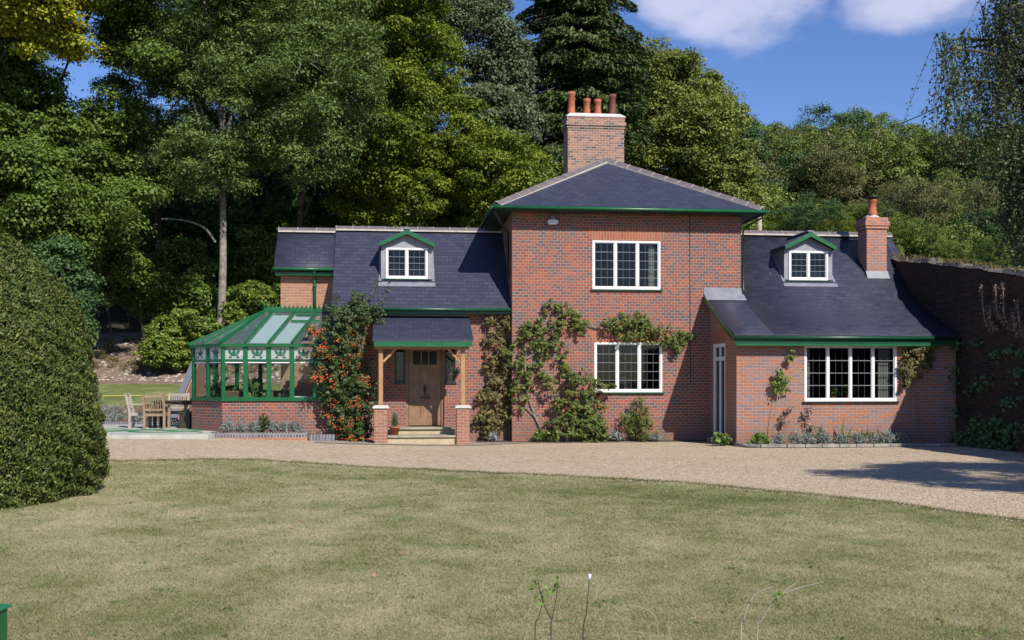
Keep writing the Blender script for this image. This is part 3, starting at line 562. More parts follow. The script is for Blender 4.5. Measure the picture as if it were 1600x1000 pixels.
# ---- far left wing
fz = lambda v: 4.68 + (v - 2.65) if v < RV else 4.68 + 2 * RV - 2.65 - v
mb = wall(MB(Hf(2.65)), -6.08, -4.451, -.1, 4.62, .3); wall(add(mb, Hs(-6.08)), 2.951, 5.3, -.1, fz, .3, cuts=(RV,)); wall(add(mb, Hf(5.3)), -6.079, -4.46, -.1, 2.9, .3)
o = mb.build('wall', BRICK_N, house); o['label'] = 'plain orange brick wall of the far left wing'
rl2 = slab(MB(), [(2.38, 4.66), (RV, 5.81), (4.7, 4.64), (5.9, 3.44)], -6.24, -4.622).build('roof', SLATE, house); 
ridge_line((-6.22, RV, 5.87), (-4.64, RV, 5.87), rl2, step=.4)
gutter([(-6.26, 2.32, 4.60), (-4.62, 2.32, 4.60)]); MB().box(-6.2, -4.62, 2.42, 2.64, 4.44, 4.52).build('soffit', GREEN, house)
MB().tube([(-5.15, 2.34, 4.56), (-5.15, 2.55, 4.44), (-5.15, 2.58, 4.3), (-5.15, 2.58, 3.3)], .035, 8).tube([(-5.15, 2.58, 4.2), (-5.15, 2.58, 4.12)], .048, 8).build('downpipe', GREEN, house)
# ---- dormers
def dormer(uc, hw, vf, zs, zw, zapex, zeave, vb, eo, rp):
    mb = MB(); a, b = uc - hw, uc + hw; ze = zw + .05
    # front frame surround + gable
    fx_ = lambda x, y, d: (x, d, y)
    mb.prism([(a - .13, zs - .05), (a + .02, zs - .05), (a + .02, ze - .07), (a - .13, ze - .07)], vf + .03, vf + .085, fx_).prism([(b - .02, zs - .05), (b + .13, zs - .05), (b + .13, ze - .07), (b - .02, ze - .07)], vf + .03, vf + .085, fx_)
    mb.prism([(a - .13, ze - .07), (b + .13, ze - .07), (b + .13, ze), (uc, zapex - .12), (a - .13, ze)], vf + .03, vf + .085, fx_)
    for s in (a - .13, b + .10): mb.q([(s, vf + .03, zs - .3), (s, vf + .03, ze), (s, vb, ze), (s, vb, zs - .3)]).q([(s + .03, vf + .03, zs - .3), (s + .03, vf + .03, ze), (s + .03, vb, ze), (s + .03, vb, zs - .3)])
    d = mb.build('dormer', LEAD_CHEEK, house)
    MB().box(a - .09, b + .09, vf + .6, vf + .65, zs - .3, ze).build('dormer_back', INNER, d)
    # pitched roof
    r = MB(); L_, R_ = a - eo, b + eo
    for s, e in ((-1, L_), (1, R_)):
        p = [(e, vf - .12, zeave), (uc, vf - .12, zapex), (uc, vb + .9, zapex), (e, vb + .5, zeave)]
        r.q(p); r.q([(x, y, z - .04) for x, y, z in p]); r.q([p[0], p[1], (p[1][0], p[1][1], p[1][2] - .04), (p[0][0], p[0][1], p[0][2] - .04)]); r.q([p[0], p[3], (p[3][0], p[3][1], p[3][2] - .04), (p[0][0], p[0][1], p[0][2] - .04)])
    r.build('dormer_roof', SLATE, d)
    MB().bar((uc, vf - .14, zapex + .02), (uc, vb + .9, zapex + .02), .16, .035).build('lead_ridge', LEAD, d)
    g = MB()
    for e in (L_, R_): g.prism([(e, zeave - .12), (uc, zapex - .135), (uc, zapex - .02), (e, zeave - .02)], vf - .165, vf - .122, lambda x, y, q: (x, q, y))
    g.build('bargeboard', GREEN, d)
    MB().box(L_, L_ + .03, vf - .12, vb, zeave - .10, zeave - .045).build('dormer_eaves', GREEN_D, d); MB().box(R_ - .03, R_, vf - .12, vb, zeave - .10, zeave - .045).build('dormer_eaves', GREEN_D, d)
    # apron and side flashing
    f = MB(); f.q([(a - .18, vf + .028, zs - .04), (b + .18, vf + .028, zs - .04), (b + .2, vf - .10, rp(vf - .10) + .012), (a - .2, vf - .10, rp(vf - .10) + .012)])
    f.q([(a - .2, vf - .10, rp(vf - .1) + .012), (b + .2, vf - .1, rp(vf - .1) + .012), (b + .2, vf - .2, rp(vf - .2) + .010), (a - .2, vf - .2, rp(vf - .2) + .010)])
    for s0, s1 in ((a - .19, a - .13), (b + .13, b + .19)): f.q([(s0, vf - .05, rp(vf - .05) + .011), (s1, vf - .05, rp(vf - .05) + .011), (s1, vb, rp(vb) + .011), (s0, vb, rp(vb) + .011)])
    f.build('lead_flashing', LEAD, d)
    window(d, Hf(vf + .015), a, b, zs, zw, 2, 4, 3, vis=.006, name='window_frame', pane_parent=d)
    MB().box(a - .06, b + .06, vf - .05, vf + .028, zs - .03, zs - .002).build('sill', GREEN_D, d); return d
rpL = lambda v: LZ + (v - LE) * (RZ - LZ) / (RV - LE)
D1_ = snap()
d1 = dormer(-2.65, .565, 1.95, 4.33, 5.17, 5.66, 5.30, 3.1, .18, rpL); d1['label'] = 'dormer in the left wing roof, above the porch'
refit(snap() - S0)
# ---- right wing
RP = [(-2.42, 2.68), (-1.8, 2.93), (-1.2, 3.19), (-.7, 3.42), (-.3, 3.63), (0, 3.82), (.35, 4.10), (.8, 4.53), (2.0, 5.72)]
rpR = lambda v: float(np.interp(v, [p[0] for p in RP], [p[1] for p in RP]))
RWW = (6.9, 9.25, 1.07, 2.44)
mb = wall(MB(Hf(-2.16)), 5.2, 10.78, -.1, 2.66, .3, [RWW]); 
wall(add(mb, Hs(5.2)), -1.86, -.003, -.1, lambda v: rpR(v) - .06, .3, [(-1.30, -.30, .10, 2.52)], cuts=[p[0] for p in RP])
wall(add(mb, Hf(6.3)), 6.051, 10.78, -.1, 1.5, .3); mb.build('wall', BRICK_R, house)['label'] = 'mixed orange and mauve brick wall of the right wing'
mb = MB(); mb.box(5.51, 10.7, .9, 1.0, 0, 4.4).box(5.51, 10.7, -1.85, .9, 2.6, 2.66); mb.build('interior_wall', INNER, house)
mb = MB(); slab(mb, [p for p in RP if p[0] <= 0], 5.06, 6.056)
slab(mb, RP, 6.058, 10.9)
slab(mb, [(2.0, 5.72), (6.4, 1.5)], 6.058, 11.12); slab(mb, [(1.15, rpR(1.15)), (2.0, 5.722)], 10.9, 11.12)
rr = mb.build('roof', SLATE_B, house)
ridge_line((6.06, 2.0, 5.78), (11.12, 2.0, 5.78), rr, step=.45)
MB().q([(5.04, -.012, 4.0), (6.06, -.012, 4.0), (6.06, -.02, 3.84), (5.04, -.02, 3.84)]).q([(5.04, -.02, 3.84), (6.1, -.02, 3.84), (6.1, -.30, 3.655), (5.04, -.30, 3.655)]).build('lead_flashing', LEAD, rr)
MB().bar((5.03, -2.40, 2.60), (5.03, -1.2, 3.12), .03, .12).bar((5.03, -1.2, 3.12), (5.03, -.02, 3.74), .03, .12).build('verge_board', GREEN_D, house)
gutter([(5.06, -2.48, 2.61), (10.6, -2.48, 2.61)], r=.042, m=GREEN_D); MB().box(5.06, 10.7, -2.43, -2.40, 2.46, 2.62).build('fascia', GREEN_D, house)
MB().box(5.1, 10.35, -2.44, -2.40, 2.415, 2.459).build('fascia_trim', GREEN, house)
MB().box(5.1, 10.7, -2.399, -2.17, 2.55, 2.58).build('soffit', GREEN_D, house)
w = window(house, Hf(-2.15), *RWW, 4, 4, 3, vis=.008, vc=.0012, lab='white four-light window of the right wing, with curtains and pot plants on its inner ledge', fw=.05, mw=.05); sill(w, Hf(-2.16), RWW[0], RWW[1], RWW[2], BLACK)
cb = MB()
for i in range(9): cb.box(8.85 + i * .035, 8.885 + i * .035 - .008, -2.0 + .014 * (i % 2), -1.985 + .014 * (i % 2), 1.15, 2.36)
cb.build('curtain', CURTAIN, house); cb = MB()
for i in range(4): cb.box(6.99 + i * .03, 7.015 + i * .03, -2.0 + .014 * (i % 2), -1.985 + .014 * (i % 2), 1.15, 2.36)
cb.build('curtain', CURTAIN, house)
# french door in the left-facing wall of the right wing
fd = window(house, Hs(5.212), -1.29, -.31, .12, 2.51, 2, 1, 1, name='french_door', transoms=(2.13,), lab='tall white glazed door in the side of the right wing', fw=.07, mw=.05)
MB().tube([(5.19, -.83, 1.15), (5.15, -.83, 1.15), (5.15, -.74, 1.15)], .010, 6).build('handle', mat('brass', (.6, .42, .14), .3, .5, metal=.9), fd)
MB(Hs(5.2)).prism([(-1.35, 2.53), (-.25, 2.53), (-.2, 2.88), (-1.4, 2.88)], -.004, .02, lambda x, y, d: (x, d, y)).build('window_arch', BRICK_A, house)
MB().box(5.05, 5.21, -1.35, -.25, .0, .11).build('door_step', STONE, house)
d2 = dormer(8.10, .545, .52, 4.27, 5.06, 5.56, 5.19, 1.35, .17, rpR); d2['label'] = 'dormer in the right wing roof'
# right chimney
mb = MB(); mb.box(9.83, 10.40, .72, 1.27, 4.2, 5.72).box(9.79, 10.44, .68, 1.31, 5.721, 5.80).box(9.765, 10.465, .655, 1.335, 5.801, 5.93).box(9.80, 10.43, .69, 1.30, 5.931, 6.03)
c2 = mb.build('chimney', brick_mat('brick_chimney_red', [(.50, .17, .10), (.45, .16, .10), (.34, .14, .11), (.30, .18, .16)], (.42, .34, .29), stain=.3), house); c2['label'] = 'slim red brick chimney stack with one clay pot'
MB().lathe(10.115, .995, [(.30, 6.031), (.16, 6.12)], 4).build('chimney_cap', CEMENT, c2)
MB().lathe(10.115, .995, [(.14, 6.08), (.13, 6.2), (.115, 6.24), (.105, 6.48), (.125, 6.5), (.125, 6.56), (.09, 6.56)]).build('chimney_pot', TERRA, c2)
MB().lathe(10.115, .995, [(.10, 6.561), (.10, 6.60), (.19, 6.605), (.17, 6.65)], 12).build('rain_cowl', BLACK, c2)
MB().q([(9.8, .60, rpR(.60) + .012), (10.43, .60, rpR(.60) + .012), (10.43, .712, 4.56), (9.8, .712, 4.56)]).build('lead_flashing', LEAD, c2)
# downpipes on the right of the centre block, left return in shade
MB().tube([(6.50, -.46, 5.93), (6.46, -.40, 5.78), (6.2, -.10, 5.62), (6.085, -.04, 5.5), (6.085, -.04, 3.95), (6.16, -.10, 3.90)], .026, 8).build('downpipe', GREEN_D, house)
MB().tube([(-.06, 1.38, 3.4), (-.06, 1.38, .0)], .035, 8).build('downpipe', BLACK, house)
MB().tube([(-.49, -.35, 5.86), (-.3, -.1, 5.6), (-.07, .3, 5.4), (-.07, .3, 4.2)], .035, 8).build('downpipe', BLACK, house)
MB().tube([(4.66, -.012, 5.9), (4.67, -.012, 3.2), (4.68, -.012, 1.5)], .008, 5).build('cable', BLACK, house)
# alarm box and wall lamps
ab = MB().prism([(.90, 5.64), (.94, 5.57), (1.14, 5.57), (1.18, 5.64), (1.15, 5.685), (.93, 5.685)], -.14, -.001, lambda x, y, d: (x, d, y)).build('alarm_box', WHITE, house)
MB().prism([(.945, 5.686), (1.135, 5.686), (1.06, 5.80), (1.02, 5.80)], -.11, -.001, lambda x, y, d: (x, d, y)).build('sounder', mat('sounder_blue', (.13, .15, .24), .4, .5), ab)
mb = MB()
for x, s in ((.955, 1), (1.005, 2), (1.055, 3), (1.105, 1)):
    mb.box(x, x + .008, -.144, -.1405, 5.612, 5.645)
    if s != 3: mb.box(x + .008, x + .026, -.144, -.1405, 5.637, 5.645).box(x + .008, x + .026, -.144, -.1405, 5.624, 5.630)
    if s == 2: mb.box(x + .019, x + .026, -.144, -.1405, 5.612, 5.624)
    if s == 3: mb.box(x - .012, x + .02, -.144, -.1405, 5.639, 5.645)
mb.build('lettering', mat('grey_print', (.25, .25, .27), .6), ab)
fl = MB().lathe(0, 0, [(.02, -.07), (.07, -.05), (.075, .0), (.05, .05), (.02, .06)], 12).build('floodlight', WHITE, house); fl.location = (-5.69, 2.56, 4.36)
MB().tube([(0, .09, -.02), (0, .0, -.02)], .02, 6).lathe(0, .02, [(.05, -.13), (.05, -.08)], 10).build('sensor', BLACK, fl)

# ---- porch
S0 = snap()
pr = slab(MB(), [(-.14, 2.62), (1.449, 3.30)], -3.53, -1.0, .05).build('porch_roof', SLATE, house)
MB().box(-3.5, -1.02, -.13, -.09, 2.43, 2.565).build('fascia', GREEN, pr)
MB().box(-3.53, -1.0, 1.38, 1.448, 3.29, 3.36).build('lead_flashing', LEAD, pr)
MB().bar((-3.44, -.08, 2.50), (-3.44, 1.44, 3.14), .05, .13).bar((-1.09, -.08, 2.50), (-1.09, 1.44, 3.14), .05, .13).box(-3.5, -1.02, .06, .16, 2.37, 2.50).build('rafters', OAK, pr)
for uc in (-3.33, -1.25):
    pi_ = MB().box(uc - .165, uc + .165, 0.0, .33, -.1, .87).build('porch_pier', BRICK_P, house)
    MB().prism([(-.205, .87), (.205, .87), (.205, .915), (.15, .95), (-.15, .95), (-.205, .915)], -.04, .37, lambda x, y, d: (uc + x, d, y)).build('pier_cap', CEMENT, pi_, bevel=.008)
    po = MB().box(uc - .055, uc + .055, .06, .17, .951, 2.37).build('porch_post', OAK, house, bevel=.006)
    sgn = -1 if uc < -2 else 1
    MB().bar((uc, .18, 1.95), (uc, .72, 2.62), .07, .07, up=(1, 0, 0)).bar((uc - sgn * .06, .115, 2.05), (uc - sgn * .38, .115, 2.38), .06, .06, up=(0, 1, 0)).build('brace', OAK, po)
st = MB().box(-3.164, -1.416, .10, .95, -.05, .125).box(-3.164, -1.416, .78, 1.449, .125, .30).build('step_riser', mat('step_brick', (.52, .42, .27), .9, .1, noise=.2, nscale=6), house)
MB().box(-3.16, -1.42, .05, .80, .126, .175).build('step_slab', STONE, house, bevel=.012); MB().box(-3.05, -1.5, .72, 1.448, .301, .345).build('step_slab', STONE, house, bevel=.012)
# door
fr = MB(Hf(1.52)); fr.box(-2.68, -2.61, 0, .12, .35, 2.52).box(-1.73, -1.66, 0, .12, .35, 2.52).box(-2.61, -1.73, 0, .12, 2.46, 2.52)
fr = fr.build('door_frame', OAK_D, house)
dm = MB(Hf(1.57)); D = (-2.60, -1.74, .37, 2.455); cx = (-2.60, -2.345, -1.995, -1.74)
dm.box(-2.60, -2.49, 0, .05, .37, 2.455).box(-1.85, -1.74, 0, .05, .37, 2.455).box(-2.49, -1.85, 0, .05, 2.36, 2.455).box(-2.49, -1.85, 0, .05, 1.90, 2.0).box(-2.49, -1.85, 0, .05, .37, .55).box(-2.49, -1.85, 0, .05, 1.20, 1.30)
for x in (-2.285, -2.085): dm.box(x, x + .03, .002, .048, .55, 1.2).box(x, x + .03, .002, .048, 1.3, 1.9).box(x, x + .03, .002, .048, 2.0, 2.36)
dm.box(-2.49, -1.85, .018, .032, .55, 1.2).box(-2.49, -1.85, .018, .032, 1.3, 1.9)
dm = dm.build('front_door', OAK_D, house)
for x in (-2.49, -2.255, -2.055): MB(Hf(1.57)).box(x, x + (.205 if x < -2.3 else .17 if x < -2.1 else .205), .02, .026, 2.0, 2.36).build('door_glass', mat('dark_glass', (.015, .016, .018), .3, .15), dm)
MB().tube([(-2.17, 1.56, 1.42), (-2.17, 1.53, 1.40), (-2.20, 1.53, 1.33), (-2.17, 1.53, 1.26), (-2.14, 1.53, 1.33), (-2.17, 1.53, 1.40)], .012, 6).box(-2.195, -2.145, 1.555, 1.569, 1.18, 1.46).build('knocker', BLACK, dm)
MB().box(-2.3, -2.04, 1.553, 1.569, 1.085, 1.135).build('letter_plate', BLACK, dm)
for s in (sl1, sl2):
    sw = window(house, Hf(1.50), *s, 1, 5, 3, vis=.004, name='side_window', fw=.03, mfr=BLACK); MB(Hf(1.45)).box(s[0] - .02, s[1] + .02, -.04, .05, s[2] - .04, s[2] - .001).build('sill', BLACK, sw)
MB(Hf(1.45)).box(-2.98, -1.36, -.004, .10, 2.52, 2.70).build('lintel', BRICK_A, house)
lamp = MB().lathe(-1.30, 1.36, [(.02, 1.93), (.045, 1.9), (.05, 1.78), (.03, 1.74)], 8).box(-1.31, -1.29, 1.37, 1.449, 1.84, 1.86).build('wall_lantern', BLACK, house)
lamp['label'] = 'small lantern right of the front door'
# mat and flowers behind the lower window
# ================================================================== CONSERVATORY
cons = empty('conservatory', (0, Y0, 0), TH, 'green framed conservatory with glass roof and low brick wall, left of the berry-covered wall', 'conservatory')
PL = [(-4.46, 1.2), (-7.42, 1.2), (-8.42, 2.47), (-7.45, 3.95), (-6.10, 3.95)]; ZB, ZS, ZT, ZE, ZR = .2, 1.07, 2.08, 2.50, 3.46
APX = [(-4.5, 2.60), (-6.50, 2.60)]
def seg(i): return Vector((*PL[i], 0)), Vector((*PL[i + 1], 0))
nb = [5, 2, 2, 2]; dw = MB()
for i in range(4):
    a, b = seg(i); d = (b - a).normalized(); nrm = Vector((-d.y, d.x, 0)) * -1      # inward
    if (Vector((-6, 2.6, 0)) - a).dot(nrm) < 0: nrm = -nrm
    f = lambda x, y, z, a=a, d=d, nrm=nrm: tuple(a + d * x + nrm * y + Vector((0, 0, z)))
    ln = (b - a).length; m = MB(f); m.box(0, ln, .0, .2, -.1, ZS - .03); dw.v += []; 
    base = len(dw.v); dw.v += m.v; dw.f += [tuple(k + base for k in q) for q in m.f]; dw.sm += m.sm
    fr_ = MB(f); n = nb[i]; e = .0
    fr_.box(-.01, ln + .01, -.05, .14, ZS - .03, ZS + .03); fr_.box(0, ln, .0, .09, ZS + .03, ZS + .07); fr_.box(0, ln, .0, .09, ZT, ZT + .05); fr_.box(-.02, ln + .02, -.06, .10, ZE - .05, ZE + .03)
    xs_ = [ln * k / n for k in range(n + 1)]
    for k, x in enumerate(xs_): wd = .055 if 0 < k < n else .07; fr_.box(x - wd, x + wd, .002, .088, ZS + .07, ZE - .05) if 0 < k < n else fr_.box(max(0, x - wd), min(ln, x + wd), .001, .095, ZS + .031, ZE - .05)
    fr_.build('wall_frame', GREEN, cons)
    tr_ = MB(f)
    for k in range(n):
        for z0, z1 in ((ZS + .07, ZT), (ZT + .05, ZE - .05)):
            MB(f).q([(xs_[k] + .05, .043, z0), (xs_[k + 1] - .05, .043, z0), (xs_[k + 1] - .05, .043, z1), (xs_[k] + .05, .043, z1)]).build('glass_pane', GLASS_C if z0 < ZT else GLASS_T, cons)
        # casement line: thin white bead under the transom
        tr_.box(xs_[k] + .06, xs_[k + 1] - .06, .028, .038, ZT - .05, ZT - .02)
        # leaded flower emblem in the top light
        cxm, czm = (xs_[k] + xs_[k + 1]) / 2, (ZT + ZE) / 2
        em = MB(f)
        em.prism([(-.03, -.05), (.03, -.05), (.05, .02), (0, .13), (-.05, .02)], .030, .036, lambda x, y, q: (cxm + x, q, czm + y))
        for s in (-1, 1):
            em.prism([(s * .04, -.05), (s * .12, -.02), (s * .15, .05), (s * .10, .09), (s * .07, .03)], .030, .036, lambda x, y, q: (cxm + x, q, czm + y))
            em.prism([(s * .05, -.12), (s * .14, -.13), (s * .10, -.07)], .030, .036, lambda x, y, q: (cxm + x, q, czm + y))
        em.box(cxm - .09, cxm + .09, .030, .036, czm - .075, czm - .055)
        em.build('lead_emblem', mat('emblem_green', (.02, .12, .07), .3, .5), cons)
    tr_.build('white_bead', WHITE, cons)
dw.build('dwarf_wall', BRICK, cons)
# roof bars and panes
def over(i, t):
    a, b = seg(i); p = a + (b - a) * t; cen = Vector((-6.2, 2.6, 0)); o_ = (p - cen).normalized() * .08; return Vector((p.x + (o_.x if i else 0), p.y + (o_.y if i else -.08), ZE + .03))
rb = MB(); lines = []
for i in range(4):
    n = nb[i]
    for k in range(n + 1):
        e = over(i, k / n)
        top = Vector((max(APX[1][0], min(APX[0][0], e.x)) if i == 0 else APX[1][0], 2.6, ZR)) if i < 3 else Vector((max(APX[1][0], e.x), 2.6 if e.x < -6.1 else 2.9, ZR))
        if i == 0: top = Vector((max(-6.5, e.x * .78 - 1.02 if False else max(-6.5, e.x + .55)), 2.6, ZR))
        lines.append((i, e, top))
for k in range(len(lines) - 1):
    (i, e0, t0), (j, e1, t1) = lines[k], lines[k + 1]
    if i != j: continue
    pts = [e0, e1, t1, t0] if (t1 - t0).length > .01 else [e0, e1, t0]
    MB().q([p + Vector((0, 0, .0)) for p in pts]).build('roof_pane', GLASS_R if not (i == 0 and k == 0) else glass_mat('blue_roof_glass', (.25, .35, .7), 1.0, .5, (.06, .11, .32)), cons)
    if i == 0 and k in (2, 3):
        m = MB(); q = [p * 1 for p in pts]; c_ = sum(q, Vector()) / len(q); q = [c_ + (p - c_) * .86 + Vector((0, .01, -.05)) for p in q]
        m.q(q).build('roof_blind', BLIND, cons)
for i, e, t in lines: rb.bar(e + Vector((0, 0, .02)), t + Vector((0, 0, .02)), .055, .06)
rb.bar((-4.5, 2.6, ZR + .03), (-6.52, 2.6, ZR + .03), .10, .09)
# roof vent frame
v0, v1 = Vector((-5.0, 2.42, ZR - .08)), Vector((-5.62, 2.42, ZR - .08))
rb.bar(v0, v1, .05, .06).bar((-5.0, 2.15, 3.17), (-5.75, 2.15, 3.17), .06, .07)
rb.build('roof_frame', GREEN, cons)
cr = MB()
for k in range(17):
    x = -6.42 + k * .115; cr.box(x - .012, x + .012, 2.59, 2.61, ZR + .075, ZR + .12).prism([(x - .035, ZR + .12), (x, ZR + .10), (x + .035, ZR + .12), (x, ZR + .19)], 2.59, 2.61, lambda a_, b_, q: (a_, q, b_))
cr.box(-6.5, -4.5, 2.585, 2.615, ZR + .07, ZR + .095).tube([(-6.52, 2.6, ZR + .05), (-6.52, 2.6, ZR + .3)], [.03, .008], 8)
cr.build('ridge_cresting', GREEN, cons)
MB().prism([(-4.5, 1.35), (-7.35, 1.35), (-8.2, 2.45), (-7.4, 3.8), (-6.1, 3.8), (-6.1, 2.64), (-4.5, 2.64)], .21, .28, lambda a_, b_, q: (a_, b_, q)).build('tiled_floor', mat('quarry_tile', (.4, .3, .24), .5, .4), cons)

refit(snap() - S0)
# conservatory furniture
def place(o, u, v, z=0.0, rz=0.0): o.location = HW(*fit(u, v, z)); o.rotation_euler = (0, 0, TH + rz); return o
def armchair(u, v, rz, lab, seatm):
    r = empty('armchair', label=lab, cat='armchair', group='armchairs inside the conservatory'); place(r, u, v, .28, rz); wk = mat('wicker', (.22, .17, .11), .8, .2, noise=.3, nscale=14)
    MB().box(-.36, .36, -.36, .36, .12, .34).box(-.42, -.30, -.36, .36, .341, .58).box(.30, .42, -.36, .36, .341, .58).build('base', wk, r, bevel=.03)
    MB().prism([(-.38, .30), (.38, .30), (.34, .85), (.22, .98), (-.22, .98), (-.34, .85)], .30, .40, lambda a, b, d: (a, d + b * .12, b)).build('backrest', wk, r, bevel=.02)
    MB().box(-.29, .29, -.34, .28, .345, .46).build('cushion', seatm, r, bevel=.04)
    for x in (-.32, .32):
        for y in (-.3, .3): MB().box(x - .03, x + .03, y - .03, y + .03, 0, .119).build('leg', wk, r)
    return r
armchair(-7.0, 2.15, 2.6, 'wicker armchair behind the left-hand panes of the conservatory front', mat('cushion_cream', (.6, .58, .5), .9, .1))
armchair(-5.95, 2.1, .3, 'wicker armchair with a pale yellow cushion behind the middle pane of the conservatory', mat('cushion_yellow', (.6, .62, .38), .9, .1))
tb = empty('low_table', label='low table with a white cloth top inside the conservatory', cat='table'); place(tb, -5.25, 1.8, .28)
MB().box(-.45, .45, -.28, .28, .80, .84).build('tabletop', WHITE, tb, bevel=.01)
for x in (-.4, .4):
    for y in (-.24, .24): MB().box(x - .025, x + .025, y - .025, y + .025, 0, .799).build('leg', DARKWOOD, tb)
# ================================================================== GARDEN WALL, PLANTER, EDGINGS
gw = empty('garden_wall', (0, Y0, 0), TH, 'tall old brick garden wall in deep shade at the right, with a weathered coping', 'wall')
GWP = [(1.75, 5.02), (1.25, 5.0), (1.0, 4.9), (-2.4, 4.36), (-5, 3.86), (-8, 3.5), (-13, 3.2), (-30, 3.1)]     # v, top z
mb = MB(); n_ = 60
def gtop(v): return float(np.interp(-v, [-p[0] for p in GWP], [p[1] for p in GWP])) + .02 * sin(v * 5.3) + .015 * sin(v * 13.1)
vs = [1.75 - 31.75 * (k / n_) ** 1.4 for k in range(n_ + 1)]
for a, b in zip(vs[:-1], vs[1:]):
    for u in (10.8, 11.15): mb.q([(u, a, -.2), (u, b, -.2), (u, b, gtop(b)), (u, a, gtop(a))])
    mb.q([(10.8, a, gtop(a)), (10.8, b, gtop(b)), (11.15, b, gtop(b)), (11.15, a, gtop(a))])
for v in (vs[0], vs[-1]): mb.q([(10.8, v, -.2), (11.15, v, -.2), (11.15, v, gtop(v)), (10.8, v, gtop(v))])
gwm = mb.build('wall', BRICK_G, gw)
cs = MB(); k = 0; v = 1.78
while v > -30:
    l = rnd.uniform(.3, .55); z0, z1 = gtop(v), gtop(v - l); o1 = rnd.uniform(.0, .07); h = rnd.uniform(.03, .12)
    cs.prism([(10.8 - o1, 0), (11.15 + o1, 0), (11.12, h), (10.84, h)], 0, 1, lambda x, y, d, v=v, l=l, z0=z0, z1=z1: (x, v - (l - .02) * d, (z0 + (z1 - z0) * d) + y + .002)); v -= l
cs.build('coping', mat('coping_stone', (.22, .20, .175), .95, .1, noise=.55, nscale=5, bump=.02), gw)

S0 = snap()
pl = empty('raised_planter', (0, Y0, 0), TH, 'low brick planter edged in dark blue bricks, below the conservatory', 'planter')
def arc_ring(mb, pts, off, z0, z1, z2=None):
    inner = [];
    for i, p in enumerate(pts):
        a, b = Vector(pts[max(0, i - 1)]), Vector(pts[min(len(pts) - 1, i + 1)]); d = (b - a).normalized(); inner.append((p[0] - d.y * off, p[1] + d.x * off))
    for i in range(len(pts) - 1):
        a, b, c_, d_ = pts[i], pts[i + 1], inner[i + 1], inner[i]
        mb.q([(*a, z0), (*b, z0), (*b, z1), (*a, z1)]).q([(*d_, z0), (*c_, z0), (*c_, z1), (*d_, z1)]).q([(*a, z1), (*b, z1), (*c_, z1), (*d_, z1)])
    for p, q in ((pts[0], inner[0]), (pts[-1], inner[-1])): mb.q([(*p, z0), (*q, z0), (*q, z1), (*p, z1)])
    return inner
pp = [(-7.42, 1.19), (-7.62, .9), (-7.62, .6), (-7.45, .34), (-7.1, .25), (-5.35, .2), (-5.18, .3), (-5.15, 1.19)]
mb = MB(); inn = arc_ring(mb, pp, .22, -.1, .145); mb.build('planter_wall', BRICK_N, pl)
mb = MB(); arc_ring(mb, pp, .235, .147, .262)
mb.build('planter_coping', BRICK_B, pl)
so = MB(); so.q([(x, y, .21) for x, y in inn]).build('planter_soil', SOIL, pl)
e1 = MB().box(-5.14, -4.50, .42, .54, -.05, .20).build('brick_edging', BRICK_B); refit(snap() - S0); e1.location = (0, Y0, 0); e1.rotation_euler = (0, 0, TH); tag(e1, 'short blue brick edging between the planter and the berry bush', 'edging')
ed = MB(); 
for i in range(70):
    x = -15 + i * .115; ed.box(x, x + .10, 30.42, 30.58, .15, .37 + .006 * (i % 3))
ed = ed.build('brick_edging', BRICK_B); tag(ed, 'long low row of upright bricks behind the garden furniture', 'edging')
# stone kerb round the right wing's bed
kb = MB(); kp = [(5.18, -2.18), (5.3, -2.5), (5.6, -2.75), (6.2, -2.86)] + [(6.2 + i * .42, -2.88 - .02 * (i % 2)) for i in range(1, 11)]
for a, b in zip(kp[:-1], kp[1:]): kb.bar((a[0], a[1], .045), (b[0] - (b[0] - a[0]) * .05, b[1] - (b[1] - a[1]) * .05, .045), .09, .07)
kb = kb.build('kerb_edging', mat('pale_kerb', (.36, .34, .31), .9, .1, noise=.4, nscale=4)); kb.location = (0, Y0, 0); kb.rotation_euler = (0, 0, TH); tag(kb, 'pale stone kerb curving round the bed below the right wing window', 'kerb')
# sloped retaining wall behind the conservatory's left corner
rw_ = empty('retaining_wall', (-9.95, 30.7, 0), R(6), 'brick retaining wall with a sloping grey coping behind the left corner of the conservatory', 'wall')
MB().prism([(0, 0), (4.2, 0.5), (4.2, 2.2), (3.3, 2.2), (.5, .85), (0, .35)], 0, .25, lambda a, b, d: (d, a, b)).build('wall', BRICK_N, rw_)
MB().bar((.12, 3.3, 2.25), (.12, .45, .9), .2, .06).bar((.12, .45, .9), (.12, -.05, .38), .2, .06).build('coping', mat('grey_slate_coping', (.16, .17, .2), .7, .3, noise=.2), rw_)

